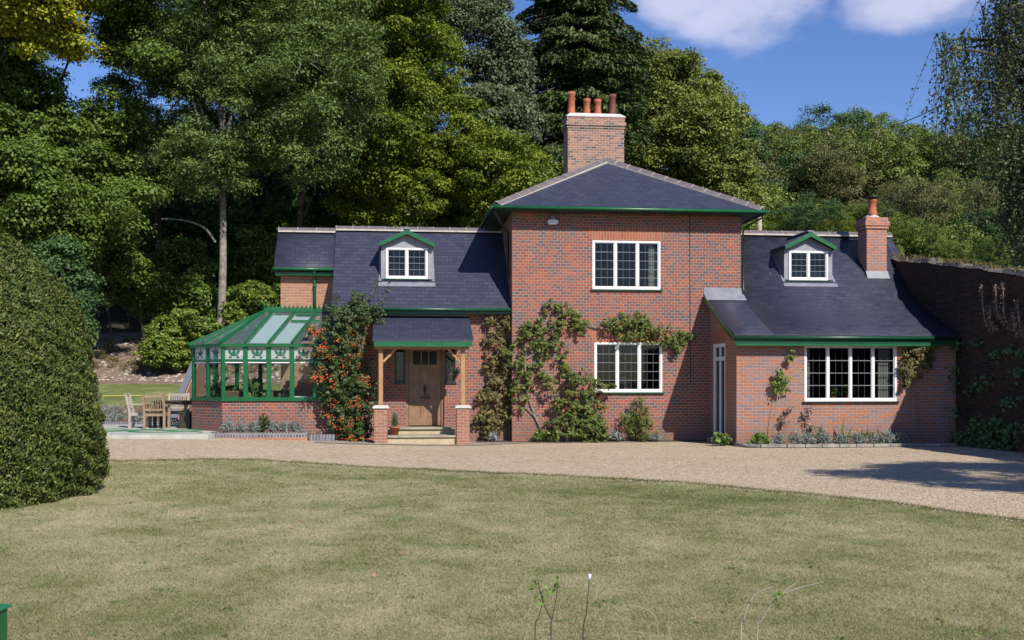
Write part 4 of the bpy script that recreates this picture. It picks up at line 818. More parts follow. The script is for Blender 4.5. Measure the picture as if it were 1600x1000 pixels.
# ================================================================== GARDEN FURNITURE on the patio
ZP = .302
def gchair(x, y, rz, label, m, arms=True):
    r = empty('garden_chair', (x * .963, y * .963, ZP), rz, label, 'chair', 'wooden garden chairs on the patio')
    for sx in (-.26, .26):
        MB().box(sx - .03, sx + .03, -.25, -.19, 0, .62).build('leg', m, r); MB().prism([(.20, 0), (.26, 0), (.26, .45), (.36, .92), (.30, .92), (.20, .45)], -.03, .03, lambda a, b, d, sx=sx: (sx + d, a, b)).build('leg', m, r)
        if arms: MB().box(sx - .04, sx + .04, -.28, .27, .621, .65).build('armrest', m, r)
    s_ = MB()
    for k in range(6): s_.box(-.228, .228, -.24 + k * .075, -.18 + k * .075, .40, .42)
    s_.box(-.228, .228, -.235, -.205, .33, .399).box(-.228, .228, .2, .23, .33, .399).box(-.23, -.2, -.204, .199, .33, .399).box(.2, .23, -.204, .199, .33, .399).build('seat', m, r)
    b_ = MB(); b_.bar((-.228, .335, .86), (.228, .335, .86), .03, .08).bar((-.228, .262, .50), (.228, .262, .50), .03, .05)
    for k in range(7): x_ = -.18 + k * .06; b_.bar((x_, .262, .52), (x_, .333, .83), .035, .015, up=(1, 0, 0))
    b_.build('backrest', m, r); return r
gchair(-10.38, 29.5, R(100), 'grey weathered wooden chair facing right at the left end of the patio table', TEAK)
gchair(-9.8, 29.15, R(182), 'tan slatted wooden chair with its back to the drive, beside the dark table', TEAK_N)
gchair(-9.75, 30.75, R(8), 'grey wooden chair on the far side of the dark table', TEAK)
tb = empty('garden_table', (-9.1, 28.75, ZP), R(6), 'dark wooden garden table on the patio beside the conservatory', 'table')
tt = MB()
for k in range(7): tt.box(-.62, .62, -.45 + k * .13, -.335 + k * .13, .69, .72)
tt.box(-.5, .5, -.40, -.36, .62, .689).box(-.5, .5, .36, .40, .62, .689).build('tabletop', DARKWOOD, tb)
for x in (-.52, .52):
    for y in (-.36, .36): MB().box(x - .04, x + .04, y - .04, y + .04, 0, .689 if abs(x) > .51 else .6).build('leg', DARKWOOD, tb)
bn = empty('garden_bench', (-8.62, 28.3, ZP), R(80), 'dark low bench against the corner of the conservatory wall', 'bench')
MB().box(-.35, .35, -.18, .18, .40, .44).build('seat', DARKWOOD, bn)
for x in (-.3, .3): MB().box(x - .03, x + .03, -.15, .15, 0, .399).build('leg', DARKWOOD, bn)
# green hose lying on the patio
hp = [(.965 * x, .965 * y) for x, y in ((-11.1, 27.9), (-10.6, 28.2), (-10.1, 27.9), (-9.7, 27.4), (-10.0, 27.0), (-10.5, 27.2), (-10.2, 27.7), (-9.4, 27.9), (-8.9, 27.4), (-8.4, 27.3), (-8.1, 27.7), (-8.6, 28.1), (-9.3, 27.6), (-9.9, 27.3), (-9.6, 26.8), (-9.0, 26.7), (-8.2, 26.9), (-7.8, 26.6))]
def smooth_path(pts, n=6):
    P = [Vector(p) for p in pts]; out = []
    for i in range(len(P) - 1):
        a, b, c_, d_ = P[max(0, i - 1)], P[i], P[i + 1], P[min(len(P) - 1, i + 2)]
        for k in range(n):
            t = k / n; out.append(.5 * ((2 * b) + (c_ - a) * t + (2 * a - 5 * b + 4 * c_ - d_) * t * t + (3 * b - a - 3 * c_ + d_) * t ** 3))
    return out + [P[-1]]
h = MB().tube(smooth_path([(x, y, ZP + .016 + .012 * (i % 3 == 1)) for i, (x, y) in enumerate(hp)]), .011, 6).build('garden_hose', mat('hose_green', (.015, .17, .05), .4, .5)); tag(h, 'green hose lying in loose coils on the pale patio', 'hose')
# planting pot by the porch steps
p_ = HW(*fit(-2.98, .47, .176)); pot = empty('potted_conifer', p_, 0, 'small clipped conifer in a terracotta pot on the step beside the left porch pier', 'potted plant')
MB().lathe(0, 0, [(.085, 0), (.12, .17), (.135, .17), (.135, .21), (.115, .21), (.11, .18)]).build('pot', TERRA, pot)

# yellow cord across the back lawn
yc = MB().tube([(x, 38.2 + .09 * (x + 15), T(x, 38.2 + .09 * (x + 15)) + .06) for x in [-17 + i * .5 for i in range(16)]], .012, 5).build('boundary_cord', mat('cord_yellow', (.75, .6, .12), .5)); tag(yc, 'thin yellow cord stretched over the back lawn left of the conservatory', 'cord')

# overhead wire and pole
wr = []
A_, B_ = WP(1350, 210, 118), WP(1640, 68, 40)
for k in range(25): t = k / 24; p = A_.lerp(B_, t); p.z -= 1.0 * 4 * t * (1 - t) * .6; wr.append(p)
w_ = MB().tube(wr, .04, 5).build('overhead_wire', BLACK); tag(w_, 'single overhead wire slanting across the sky to the hillside', 'wire')
pb = WP(1187, 332, 36.5)
po = MB().tube([(pb.x, pb.y, T(pb.x, pb.y) - .3), (pb.x, pb.y, pb.z)], [.085, .075], 8).build('wooden_pole', TEAK); tag(po, 'grey wooden post standing behind the ridge of the right wing', 'pole')

# electrical box, bottom left
eb = empty('utility_box', (-3.42, 6.45, .0), R(2), 'green metal box on the lawn at the lower left corner', 'box')
MB().box(-.25, .25, -.2, .2, 0, .20).build('body', mat('box_green', (.01, .12, .045), .35, .5), eb, bevel=.012); MB().box(-.265, .265, -.215, .215, .201, .222).build('lid', mat('lid_green', (.02, .19, .09), .35, .5), eb, bevel=.008)
MB().box(.12, .17, -.235, -.201, .05, .13).build('latch', BLACK, eb)
# ================================================================== VEGETATION
def clump_leaves(C, r, per, squash=.65, up=.5):
    """leaf positions and normals on clumps C (n,3), radii r (n,)"""
    n = len(C); idx = np.repeat(np.arange(n), per); d = rdir(n * per); d[:, 2] = np.where(RNG.random(n * per) < .6, np.abs(d[:, 2]), d[:, 2])
    rad = (.25 + .9 * RNG.random(n * per) ** .7) * (1 + .25 * RNG.random(n * per) ** 6); off = d * (r[idx] * rad)[:, None]; off[:, 2] *= squash
    P = C[idx] + off; Nn = unit(d * .8 + np.array([0, 0, up]) + RNG.normal(size=(n * per, 3)) * .45); return P, Nn, idx
def crown_from_lobes(lobes, nclump, rc, front=True, inner=.25):
    """clump centres over a set of spheres (x,y,z,r)"""
    Lb = np.array(lobes, float); w = Lb[:, 3] ** 2; pick = RNG.choice(len(Lb), nclump * 3, p=w / w.sum()); d = rdir(nclump * 3)
    k = np.where(RNG.random(nclump * 3) < inner, .35 + .4 * RNG.random(nclump * 3), .82 + .22 * RNG.random(nclump * 3))
    C = Lb[pick, :3] + d * (Lb[pick, 3] * k)[:, None]
    # drop clumps buried deep inside another lobe
    dist = np.linalg.norm(C[:, None, :] - Lb[None, :, :3], axis=2) / Lb[None, :, 3]; deep = (dist < .62).sum(1) > 0
    keep = ~deep | (RNG.random(len(C)) < .25); C = C[keep][:nclump]; return C, rc * (.65 + .7 * RNG.random(len(C)))
def tree(name, label, base, lobes, nclump, rc, per, size, lm, trunk_r=.22, bark=BARK, fork=.45, limbs=10, tmul=1.0, lean=(0, 0), tonev=.25, group=None, cat='tree', aspect=.6, squash=.65, trunk_top=None, extra=None):
    base = Vector(base); r = empty(name, base, 0, label, cat, group)
    C, rr = crown_from_lobes(lobes, nclump, rc); b = np.array(base)
    P, Nn, ix = clump_leaves(C, rr, per, squash); tone = (RNG.random(len(C)) * tonev * 2)[ix] + RNG.random(len(P)) * (1 - tonev * 2) * tmul
    leaves('crown', P - b, Nn, size * (.7 + .6 * RNG.random(len(P))), lm, r, tone, aspect)
    L_ = np.array(lobes); cen = Vector((L_[:, :3] * L_[:, 3:]).sum(0) / L_[:, 3].sum()); top = Vector(trunk_top) if trunk_top else Vector((base.x + lean[0], base.y + lean[1], cen.z + .2 * (L_[:, 2].max() - cen.z)))
    pts = [base.lerp(top, t) + Vector((sin(t * 5 + base.x) * .12, cos(t * 4) * .1, 0)) for t in [k / 10 for k in range(11)]]
    rs = [trunk_r * (1.25 if k == 0 else 1 - .72 * k / 10) for k in range(11)]; t_ = MB().tube([p - base for p in pts], rs, 10)
    lob = sorted(lobes, key=lambda l: -l[3])[:limbs]
    for l in lob:
        s = rnd.uniform(fork, .9); p0 = base.lerp(top, s); p3 = Vector(l[:3]) + Vector((rnd.uniform(-1, 1), rnd.uniform(-1, 1), rnd.uniform(-.5, .5))) * l[3] * .4; m1 = p0.lerp(p3, .35) + Vector((0, 0, (p3 - p0).length * .1)); m2 = p0.lerp(p3, .7) + Vector((0, 0, (p3 - p0).length * .1))
        q0 = trunk_r * (1 - .7 * s) * .7; t_.tube(smooth_path([p0 - base, m1 - base, m2 - base, p3 - base], 4), [q0 * (1 - .8 * k / 12) for k in range(13)], 6)
        for _ in range(2):
            e = Vector(l[:3]) + Vector((rnd.uniform(-1, 1), rnd.uniform(-1, .3), rnd.uniform(-1, .8))) * l[3]; t_.tube(smooth_path([m2 - base, m2.lerp(e, .5) + Vector((0, 0, .2)) - base, e - base], 4), [q0 * .4 * (1 - .8 * k / 8) for k in range(9)], 5)
    if extra: extra(t_, base)
    t_.build('trunk', bark, r, weld=False); return r
def LB(lst, Y, dy=2.0):        # lobes from (px, py, radius px) at distance Y, jittered in depth
    out = []
    for i, (x, y, rp) in enumerate(lst):
        yy = Y + dy * sin(i * 2.4); p = WP(x, y, yy); out.append((p.x, p.y, p.z, rp * yy / F))
    return out
def gz_(x, y): return T(x, y) - .05
# the big ash with the pale trunk
tx, ty = (340 - 800) / F * 45, 45.0
def ash_extra(t, base):
    q = lambda px, py, Y=45: WP(px, py, Y) - base
    t.tube(smooth_path([q(336, 378), q(318, 355, 44.4), q(285, 344, 44), q(252, 342, 43.6)], 4), [.06, .055, .05, .045, .042, .04, .036, .033, .03, .027, .024, .02, .015], 6)
    t.tube(smooth_path([q(342, 300), q(325, 268, 44.6), q(318, 220, 44.4), q(300, 150, 44)], 4), [.15 - .01 * k for k in range(13)], 7)
tree('ash_tree', 'tall ash with a straight pale trunk and wide grey-green crown, rising behind the conservatory', (tx, ty, gz_(tx, ty)),
     LB([(300, 60, 105), (420, 50, 115), (505, 120, 85), (245, 165, 85), (380, 180, 95), (480, 225, 70), (215, 255, 62), (320, 250, 55), (545, 175, 48), (430, -50, 130), (290, -60, 110), (250, 90, 60), (395, 255, 45), (540, 60, 60)], 45, 1.8),
     760, .62, 310, .145, LM['ash'], .20, BARK, .5, 10, trunk_top=WP(352, 40, 45.6), extra=ash_extra, aspect=.42)
tree('maple_tree', 'broad green tree on the far left, its leafy boughs reaching low above the clipped yew', (-20, 43, gz_(-20, 43)),
     LB([(20, 180, 75), (90, 250, 75), (20, 300, 80), (165, 330, 52), (90, 370, 55), (-20, 70, 60), (160, 230, 50), (60, 300, 70), (-60, 200, 110), (110, 190, 40), (215, 325, 38), (205, 25, 42), (240, 110, 30), (25, 125, 40), (185, 185, 36), (170, -40, 60), (165, 65, 26), (195, 85, 24), (80, 125, 22)], 43, 1.6), 620, .6, 270, .16, LM['maple'], .26, BARK_D, .4, 8)
tree('golden_beech', 'yellow-leaved tree top at the upper left, with blue sky showing below it', (-22, 40.5, gz_(-22, 40.5)),
     LB([(80, 25, 38), (110, 0, 34), (40, -10, 46), (108, 66, 24), (62, 66, 24), (15, 20, 30), (110, -60, 50)], 40.5, 1.0), 150, .65, 360, .15, LM['gold'], .24, BARK_D, .5, 5, squash=.45)
tree('beech_tree', 'large yellow-green beech behind the left wing, its boughs sweeping down to the roof ridge', ((640 - 800) / F * 51, 51, gz_(-5, 51)),
     LB([(605, 30, 88), (665, 115, 62), (600, 180, 78), (690, 220, 80), (640, 290, 60), (770, 270, 60), (720, 320, 48), (820, 280, 42), (565, 320, 40), (560, 60, 60), (610, -70, 100), (850, 265, 25), (575, 255, 50), (760, 330, 30)], 50, 1.6),
     760, .6, 300, .145, LM['beech'], .28, BARK_D, .35, 10)
tree('grey_poplar', 'thin grey-green tree behind the beech, blue sky showing through its top', ((770 - 800) / F * 53, 53, gz_(-1, 53)),
     LB([(745, 60, 48), (785, 130, 48), (760, 190, 50), (715, 0, 50), (790, 65, 26), (800, 190, 40), (770, 20, 22)], 53, 1.2), 420, .6, 170, .16, LM['grey'], .2, BARK_D, .3, 6)
tree('lime_tree', 'rounded mid-green tree behind the roof, right of the dark conifer', ((1060 - 800) / F * 63, 63, gz_(9, 63)),
     LB([(1045, 165, 80), (1020, 125, 55), (1095, 215, 70), (1060, 270, 80), (1000, 240, 75), (1135, 285, 44), (1010, 320, 60), (985, 100, 30), (1075, 150, 40), (1165, 320, 28)], 63, 2), 800, .68, 230, .17, LM['lime'], .3, BARK_D, .4, 8)
tree('oak_tree', 'dark green tree on the slope where the wood drops to the open sky', ((1165 - 800) / F * 76, 76, gz_(16, 76)),
     LB([(1150, 225, 36), (1170, 275, 42), (1195, 320, 36), (1140, 190, 18), (1150, 330, 40), (1215, 300, 22)], 76, 1.4), 330, .7, 210, .2, LM['dark'], .25, BARK_D, .4, 5)
# under-storey shrubs on the bank
tree('laurel_bush', 'bright yellow-green bush on the bank left of the pale ash trunk', ((265 - 800) / F * 44.5, 44.5, gz_(-14.4, 44.5)),
     LB([(262, 525, 26), (285, 510, 23), (245, 548, 20), (300, 535, 26), (275, 553, 20), (322, 515, 20), (235, 560, 10), (300, 498, 12)], 44.3, .6), 260, .24, 130, .14, LM['laurel'], .05, BARK_D, .2, 3, cat='bush')
tree('laurel_bush', 'bright yellow-green bush on the bank between the ash trunk and the far left wing', ((390 - 800) / F * 46, 46, gz_(-11.4, 46)),
     LB([(372, 478, 26), (400, 468, 24), (425, 470, 24), (355, 500, 22), (385, 500, 30), (420, 500, 30), (440, 480, 20), (380, 458, 12)], 45.6, .6), 260, .26, 130, .14, LM['laurel'], .05, BARK_D, .2, 3, cat='bush')
tree('holly_bush', 'dark blue-green bush in shade just above the clipped yew', ((85 - 800) / F * 41, 41, gz_(-17.7, 41)),
     LB([(85, 410, 32), (110, 440, 26), (70, 450, 40), (130, 480, 22), (100, 500, 40)], 41, .8), 80, .5, 260, .14, LM['dark'], .07, BARK_D, .2, 3, cat='bush')

for x_, y_, rp_, Y_, lab_ in ((170, 410, 34, 47, 'low shaded bush at the dark edge of the wood, above the bank'), (225, 440, 30, 48, 'shaded bush above the left bank bush'), (285, 410, 34, 49, 'leafy undergrowth left of the pale ash trunk'), (395, 400, 36, 50, 'leafy undergrowth between the ash trunk and the far left roof'), (300, 460, 26, 47.5, 'small shaded bush beside the foot of the pale ash trunk'), (450, 350, 38, 53, 'dim undergrowth above the far left roof'), (200, 370, 36, 52, 'dim bough reaching out of the wood above the bank'), (355, 340, 34, 53, 'dim leafy bough behind the pale ash trunk')):
    b_ = WP(x_, y_, Y_); tree('undergrowth_bush', lab_, (b_.x, Y_, gz_(b_.x, Y_)), LB([(x_, y_, rp_), (x_ - rp_ * .8, y_ + rp_ * .5, rp_ * .7), (x_ + rp_ * .9, y_ + rp_ * .3, rp_ * .65), (x_ + 4, y_ + rp_, rp_ * .8)], Y_, .8), 110, .45, 130, .15, LM['maple'], .06, BARK_D, .2, 3, cat='bush')
# conifer: whorls of drooping boughs
def conifer(base, H, rmax, label):
    base = Vector(base); r = empty('spruce_tree', base, 0, label, 'tree'); t = MB().tube([(0, 0, 0), (0, 0, H * .5), (0, 0, H)], [.38, .22, .03], 10); Ps, Ns, Ts, Tn = [], [], [], []
    z = H * .10
    while z < H - .2:
        k = 1 - z / H; R_ = rmax * (k ** .62) * rnd.uniform(.82, 1.12) + .15; nb_ = 7
        for i in range(nb_):
            az = rnd.uniform(0, 2 * pi); ln = R_ * rnd.uniform(.7, 1.1); d = Vector((cos(az), sin(az), 0)); s = Vector((-d.y, d.x, 0))
            end = d * ln + Vector((0, 0, z - ln * .22)); t.tube([(0, 0, z), d * ln * .5 + Vector((0, 0, z - ln * .02)), end], [.05, .035, .01], 5, cap=False)
            n = int(120 * ln) + 50; tt_ = RNG.random(n) ** .7; wd = ln * .34 * np.sin(np.clip(tt_, 0, 1) * pi * .92 + .15)
            o = (RNG.random(n) * 2 - 1) * wd; dr = -np.abs(o) * .35 - RNG.random(n) * .35 - .22 * ln * tt_ ** 2
            P = np.outer(tt_ * ln, np.array(d)) + np.outer(o, np.array(s)) + np.outer(z + dr, np.array([0, 0, 1])); Ps.append(P); Tn.append(np.full(n, rnd.random() * .5) + RNG.random(n) * .5)
            Ns.append(np.array([0, 0, 1.]) * .7 + RNG.normal(size=(n, 3)) * .45 + np.array(d) * .3); Ts.append(np.outer(np.ones(n), np.array(d)) + np.outer(o * .8, np.array(s)) + np.array([0, 0, -.5]) + RNG.normal(size=(n, 3)) * .35)
        z += rnd.uniform(.28, .42)
    P = np.concatenate(Ps); leaves('crown', P, np.concatenate(Ns), .27 * (.6 + .7 * RNG.random(len(P))), LM['conifer'], r, np.concatenate(Tn), .34, unit(np.concatenate(Ts))); t.build('trunk', BARK_D, r, weld=False); return r
cx_ = (897 - 800) / F * 56; conifer((cx_, 56, gz_(cx_, 56)), 27, 5.2, 'tall dark conifer rising directly behind the main chimney')

# shared unit trees for the wood and the far hillside
def unit_tree(lm, nl, size, seed, tall=.9):
    rs = np.random.default_rng(seed); lob = [(rs.uniform(-.75, .75), rs.uniform(-.7, .7), (rs.random() ** 1.2) * .95 * tall + .3, rs.uniform(.3, .56)) for _ in range(15)]
    C, rr = crown_from_lobes(lob, 170, .17); P, Nn, ix = clump_leaves(C, rr, nl // 170, .7); tone = (RNG.random(len(C)) * .5)[ix] + RNG.random(len(P)) * .5
    a = leaves('crown', P, Nn, size * (.7 + .6 * RNG.random(len(P))), lm, None, tone, .65)
    t = MB().tube([(0, 0, -.3), (.02, 0, .3), (0, .02, .9 * tall)], [.06, .045, .02], 7)
    for l in lob[:5]: t.tube([(0, 0, .3), (l[0] * .5, l[1] * .5, l[2] * .7), l[:3]], [.03, .02, .008], 5)
    b = t.build('trunk', BARK_D, None, weld=False); COL.objects.unlink(a); COL.objects.unlink(b); return a, b
UN = {k: unit_tree(LM[k], n, s, i) for i, (k, n, s) in enumerate((('olive', 26000, .042), ('brownish', 26000, .038), ('dark', 28000, .040), ('yellow', 14000, .042), ('maple', 30000, .038), ('beech', 30000, .036)))}
def put(kind, px, py, rp, Y, name, label, group, cat='tree', deep=1.0):
    """unit tree whose crown centre shows at (px,py) with radius rp"""
    a, b = UN[kind]; s = rp * Y / F; p = WP(px, py, Y); r = empty(name, (p.x, p.y, p.z - s * .8), rnd.uniform(0, 6.28), label, cat, group); r.scale = (s, s, s * rnd.uniform(.9, 1.1) * deep)
    for o in (a, b): c_ = o.copy(); COL.objects.link(c_); c_.parent = r
    return r
HG = 'trees and bushes on the far hillside'
hill = [('dark', 1300, 222, 42, 100, 'dark rounded tree at the highest point of the right skyline'), ('olive', 1250, 250, 44, 108, 'green tree on the skyline left of the highest hillside tree'),
 ('dark', 1205, 262, 36, 104, 'dark tree at the bottom of the dip in the skyline'), ('dark', 1358, 240, 32, 124, 'dark skyline tree where the wire meets the hill'), ('dark', 1405, 238, 34, 126, 'dark skyline tree right of the wire end'),
 ('dark', 1450, 236, 34, 122, 'dark rounded skyline tree half way along the right hill'), ('dark', 1500, 245, 38, 116, 'dark skyline tree left of the birch'), ('dark', 1555, 255, 46, 104, 'dark skyline tree half behind the birch'), ('dark', 1610, 260, 50, 100, 'dark skyline tree behind the birch at the right edge'),
 ('brownish', 1290, 275, 62, 74, 'big brownish bush in the middle of the hillside'), ('brownish', 1235, 300, 40, 84, 'brownish bush left of the biggest hillside bush'), ('olive', 1345, 290, 40, 86, 'olive bush right of the biggest hillside bush'),
 ('beech', 1362, 258, 28, 84, 'yellow-green tree just below the skyline above the slim chimney'), ('dark', 1395, 285, 34, 96, 'dark green bush above the small yellow shrub'), ('yellow', 1392, 298, 20, 62, 'small pale yellow shrub above the slim chimney pot'),
 ('brownish', 1440, 320, 58, 58, 'wide dull olive-brown bush right of the slim chimney'), ('olive', 1455, 275, 36, 98, 'olive bush under the dark skyline trees'), ('yellow', 1528, 303, 30, 52, 'pale yellow shrub left of the birch'),
 ('brownish', 1500, 345, 48, 66, 'dull brown bush above the middle of the garden wall'), ('olive', 1415, 375, 46, 56, 'olive bush just above the left end of the garden wall'), ('olive', 1480, 395, 34, 52, 'low olive bush above the garden wall coping'),
 ('dark', 1262, 335, 44, 52, 'dark bush showing just above the right wing ridge'), ('beech', 1225, 350, 28, 58, 'yellow-green bush above the ridge near the wooden post'), ('beech', 1310, 350, 34, 56, 'yellow-green bush above the dormer of the right wing'),
 ('beech', 1170, 345, 34, 60, 'yellow-green bush behind the hip of the centre roof'), ('olive', 1350, 335, 34, 64, 'olive bush directly behind the slim chimney pot'), ('beech', 1130, 300, 30, 66, 'yellow-green bush at the foot of the rounded tree'),
 ('dark', 1560, 350, 52, 58, 'dark green tree behind the garden wall at the right'), ('dark', 1610, 380, 60, 50, 'dark green tree behind the garden wall at the right edge'), ('maple', 1550, 395, 34, 46, 'green shrub standing against the back of the garden wall'),
 ('olive', 1375, 395, 24, 48, 'low bush between the slim chimney and the garden wall'), ('dark', 1180, 300, 30, 90, 'dark tree in the dip behind the slope'), ('olive', 1525, 270, 30, 108, 'olive tree below the skyline left of the birch'), ('olive', 1320, 255, 30, 110, 'olive tree below the highest skyline tree')]
for k, x, y, rp, Y, lab in hill: put(k, x, y, rp, Y, 'hillside_' + ('bush' if 'bush' in lab or 'shrub' in lab else 'tree'), lab, HG, 'bush' if 'bush' in lab or 'shrub' in lab else 'tree')
ORD = ['leftmost', 'second', 'third', 'fourth', 'fifth', 'sixth', 'seventh', 'eighth', 'ninth', 'tenth']
k_ = 0
for Y, x0, x1, st_, dz in ((56, 1150, 1620, 62, 1.2), (66, 1160, 1620, 60, 1.5), (78, 1170, 1620, 56, 1.8), (92, 1190, 1620, 54, 2.0), (106, 1190, 1640, 50, .4), (121, 1250, 1640, 46, -.6)):
    x = x0
    while x < x1:
        xx = x + rnd.uniform(-14, 14); X = (xx - 800) / F * Y; zz = T(X, Y) + dz; py = HZ - (zz - CH) * F / Y
        put(('olive', 'brownish', 'dark', 'olive', 'brownish')[k_ % 5] if Y < 100 else ('dark', 'olive', 'dark')[k_ % 3], xx, py, rnd.uniform(.8, 1.15) * (3.0 if Y < 70 else 3.6) * F / Y, Y, 'hillside_bush', ORD[min(9, int((x - x0) / st_ + .5))] + ' dense bush from the left in the ' + {56: 'lowest', 66: 'second', 78: 'third', 92: 'fourth', 106: 'fifth', 121: 'topmost'}[Y] + ' row up the hillside', HG, 'bush'); k_ += 1; x += st_
# the wood behind on the left
wood = []
for j, (Y, rp, ys_) in enumerate(((56, 95, (350, 200, 60)), (64, 100, (320, 130, -40)), (72, 100, (390, 270, 60)))):
    for i in range(11):
        x = -60 + i * 82 + 30 * j
        for y in ys_:
            if 0 < x < 300 and y < 240 and y > -80: continue
            if x > 640 and y < 260: continue
            if x > 790: continue
            wood.append((x, y, rp * (.9 if y > 200 else .8), Y))
WG = 'trees of the wood behind the house'
for i, (x, y, rp, Y) in enumerate(wood):
    put(('maple', 'dark', 'maple', 'beech')[i % 4] if y < 200 else 'dark', x, y, rp, Y, 'woodland_tree', ('dark tree in the wood ' + ('at the far left' if x < 60 else 'behind the left tree' if x < 200 else 'behind the ash trunk' if x < 400 else 'right of the ash trunk' if x < 560 else 'behind the yellow-green beech') + (', treetop' if y < 80 else ', at mid height' if y < 290 else ', low down') + ('' if Y < 60 else ', second row' if Y < 70 else ', last row')), WG)
for x, Y, lean, wh in ((455, 50, 20, 'just left of the far left roof'), (410, 54, -8, 'between the pale ash trunk and the far left roof'), (120, 52, 5, 'above the clipped yew'), (200, 56, 12, 'above the left end of the bank'), (560, 55, -10, 'behind the left wing ridge'), (250, 50, -4, 'directly above the left bank bush'), (30, 47, 3, 'hidden behind the top of the clipped yew'), (165, 60, 6, 'deepest in the wood above the bank')):
    p = WP(x, 400, Y); z0 = gz_(p.x, p.y); tt = MB().tube([(0, 0, 0), (lean * .01, 0, 4), (lean * .05, .2, 11)], [.2, .16, .09], 8).tube([(lean * .03, 0, 6), (lean * .03 + .9, 0, 8.2), (lean * .03 + 1.3, .3, 10.5)], [.09, .06, .03], 6)
    o = tt.build('tree_trunk', BARK_D, weld=False); o.location = (p.x, p.y, z0); tag(o, 'slender dark trunk ' + wh, 'tree trunk', 'bare trunks in the shaded wood')

# birch with hanging strands
def strands(name, label, base, zones, n, lm, size, per_m=11, drop=(1.2, 3.4), trunk_r=.28, top=14, bark=BARK, limbs=14):
    base = Vector(base); r = empty(name, base, 0, label, 'tree'); b = np.array(base); Ps = []; Tn = []; t = MB().tube([(0, 0, 0), (.2, .1, top * .5), (-.1, 0, top)], [trunk_r, trunk_r * .6, .04], 10)
    Z = np.array(zones); w = Z[:, 3] ** 2; starts = []
    for i in range(n):
        z = Z[RNG.choice(len(Z), p=w / w.sum())]; d = rdir(1)[0]; d[2] = abs(d[2]) * .8; s = z[:3] + d * z[3] * (.3 + .7 * RNG.random()); ln = RNG.uniform(*drop); k = int(ln * per_m); tt_ = np.linspace(0, 1, k)
        sw = RNG.normal(size=2) * .22; P = np.stack([s[0] + sw[0] * tt_ * ln + .05 * np.sin(tt_ * 9 + i), s[1] + sw[1] * tt_ * ln, s[2] - tt_ * ln + .25 * (1 - tt_)], 1) + RNG.normal(size=(k, 3)) * .05; Ps.append(P); Tn.append(np.full(k, RNG.random() * .5) + RNG.random(k) * .5)
        if i % 3 == 0: t.tube([P[0] - b, P[k // 2] - b, P[-1] - b], [.012, .008, .004], 3, cap=False)
    for q in range(limbs):
        z = Z[q % len(Z)]; e = Vector(z[:3]) + Vector((rnd.uniform(-.6, .6), rnd.uniform(-.4, .4), rnd.uniform(0, .7))) * z[3] - base; h0 = min(top * .85, max(top * .25, e.z - 2.5)); p0 = Vector((0, 0, h0)); m = p0.lerp(e, .5) + Vector((0, 0, 1.0))
        t.tube(smooth_path([p0, m, e], 5), [.11 * (1 - .85 * k / 10) for k in range(11)], 6)
    P = np.concatenate(Ps) - b; leaves('crown', P, rdir(len(P)) + np.array([0, -.4, .2]), size * (.7 + .6 * RNG.random(len(P))), lm, r, np.concatenate(Tn), .7); t.build('trunk', bark, r, weld=False); return r
bx, by = (1655 - 800) / F * 34, 34.0
strands('weeping_birch', 'weeping birch at the right edge, its thin hanging strands against the sky', (bx, by, gz_(bx, by)),
        LB([(1545, 60, 30), (1510, 75, 32), (1485, 85, 26), (1472, 70, 18), (1500, 130, 22), (1520, 200, 18), (1570, 20, 34), (1560, 110, 30), (1535, 150, 26), (1590, 80, 50), (1580, 170, 40), (1600, 230, 48), (1620, 20, 70), (1660, 120, 90), (1600, 300, 44), (1650, 260, 80), (1575, 270, 26), (1590, -40, 50), (1640, 350, 60)], 33.6, .9), 1500, LM['birch'], .10, top=13, bark=BARK_D)
# tree beside the drive, out of the picture on the right: only its shade falls on the gravel
tree('drive_tree', 'leafy tree at the right of the drive whose shade falls on the gravel', (13.6, 8.6, 0), [(12.5, 9.0, 7.6, 1.3), (13.6, 9.6, 8.2, 1.4), (11.9, 8.9, 7.7, .9), (14.6, 8.6, 8.6, 1.8), (11.3, 9.9, 7.6, .7), (13.4, 10.6, 7.8, 1.0), (15.4, 9.8, 8.2, 1.5)], 110, .5, 200, .15, LM['maple'], .16, BARK, .6, 6)

# clipped yew at the left
yx, yy = -8.0, 14.4; ya = empty('clipped_yew', (yx, yy, 0), 0, 'huge egg-shaped clipped yew at the left edge of the lawn', 'topiary')
PR = [(2.38, -.05), (2.50, .25), (2.55, .63), (2.52, 1.1), (2.46, 1.56), (2.30, 2.3), (2.05, 2.86), (1.70, 3.32), (1.28, 3.75), (.75, 4.1), (.0, 4.3)]
PR = [(a * .89, 1.65 + (b - 1.65) * .90 if b > 0 else b) for a, b in PR]
def yr(z, az): return np.interp(z, [p[1] for p in PR], [p[0] for p in PR]) * (1 + .022 * np.sin(az * 5 + z * 2) + .02 * np.sin(az * 9 - z * 3.1) + .014 * np.sin(az * 17 + z * 7))
core = MB(); nz_, na = 24, 40; ring = [[(.91 * yr(z, 2 * pi * k / na) * cos(2 * pi * k / na), .91 * yr(z, 2 * pi * k / na) * sin(2 * pi * k / na), z * .975) for k in range(na)] for z in [-.02 + 4.0 * i / nz_ for i in range(nz_ + 1)]]
for i in range(nz_):
    for k in range(na): core.q([ring[i][k], ring[i][(k + 1) % na], ring[i + 1][(k + 1) % na], ring[i + 1][k]], True)
n_hole = 1
core.build('inner_twigs', mat('yew_twigs', (.045, .035, .02), .95, .1, noise=.5, nscale=12, bump=.03), ya)
n = 330000; z = RNG.random(n) * 4.05 - .04; az = RNG.random(n) * 2 * pi; rr = yr(z, az); keep = RNG.random(n) < (rr / 2.6 + .12) * np.where(np.sin(az) > .55, .35, 1); z, az, rr = z[keep], az[keep], rr[keep]; n = len(z)
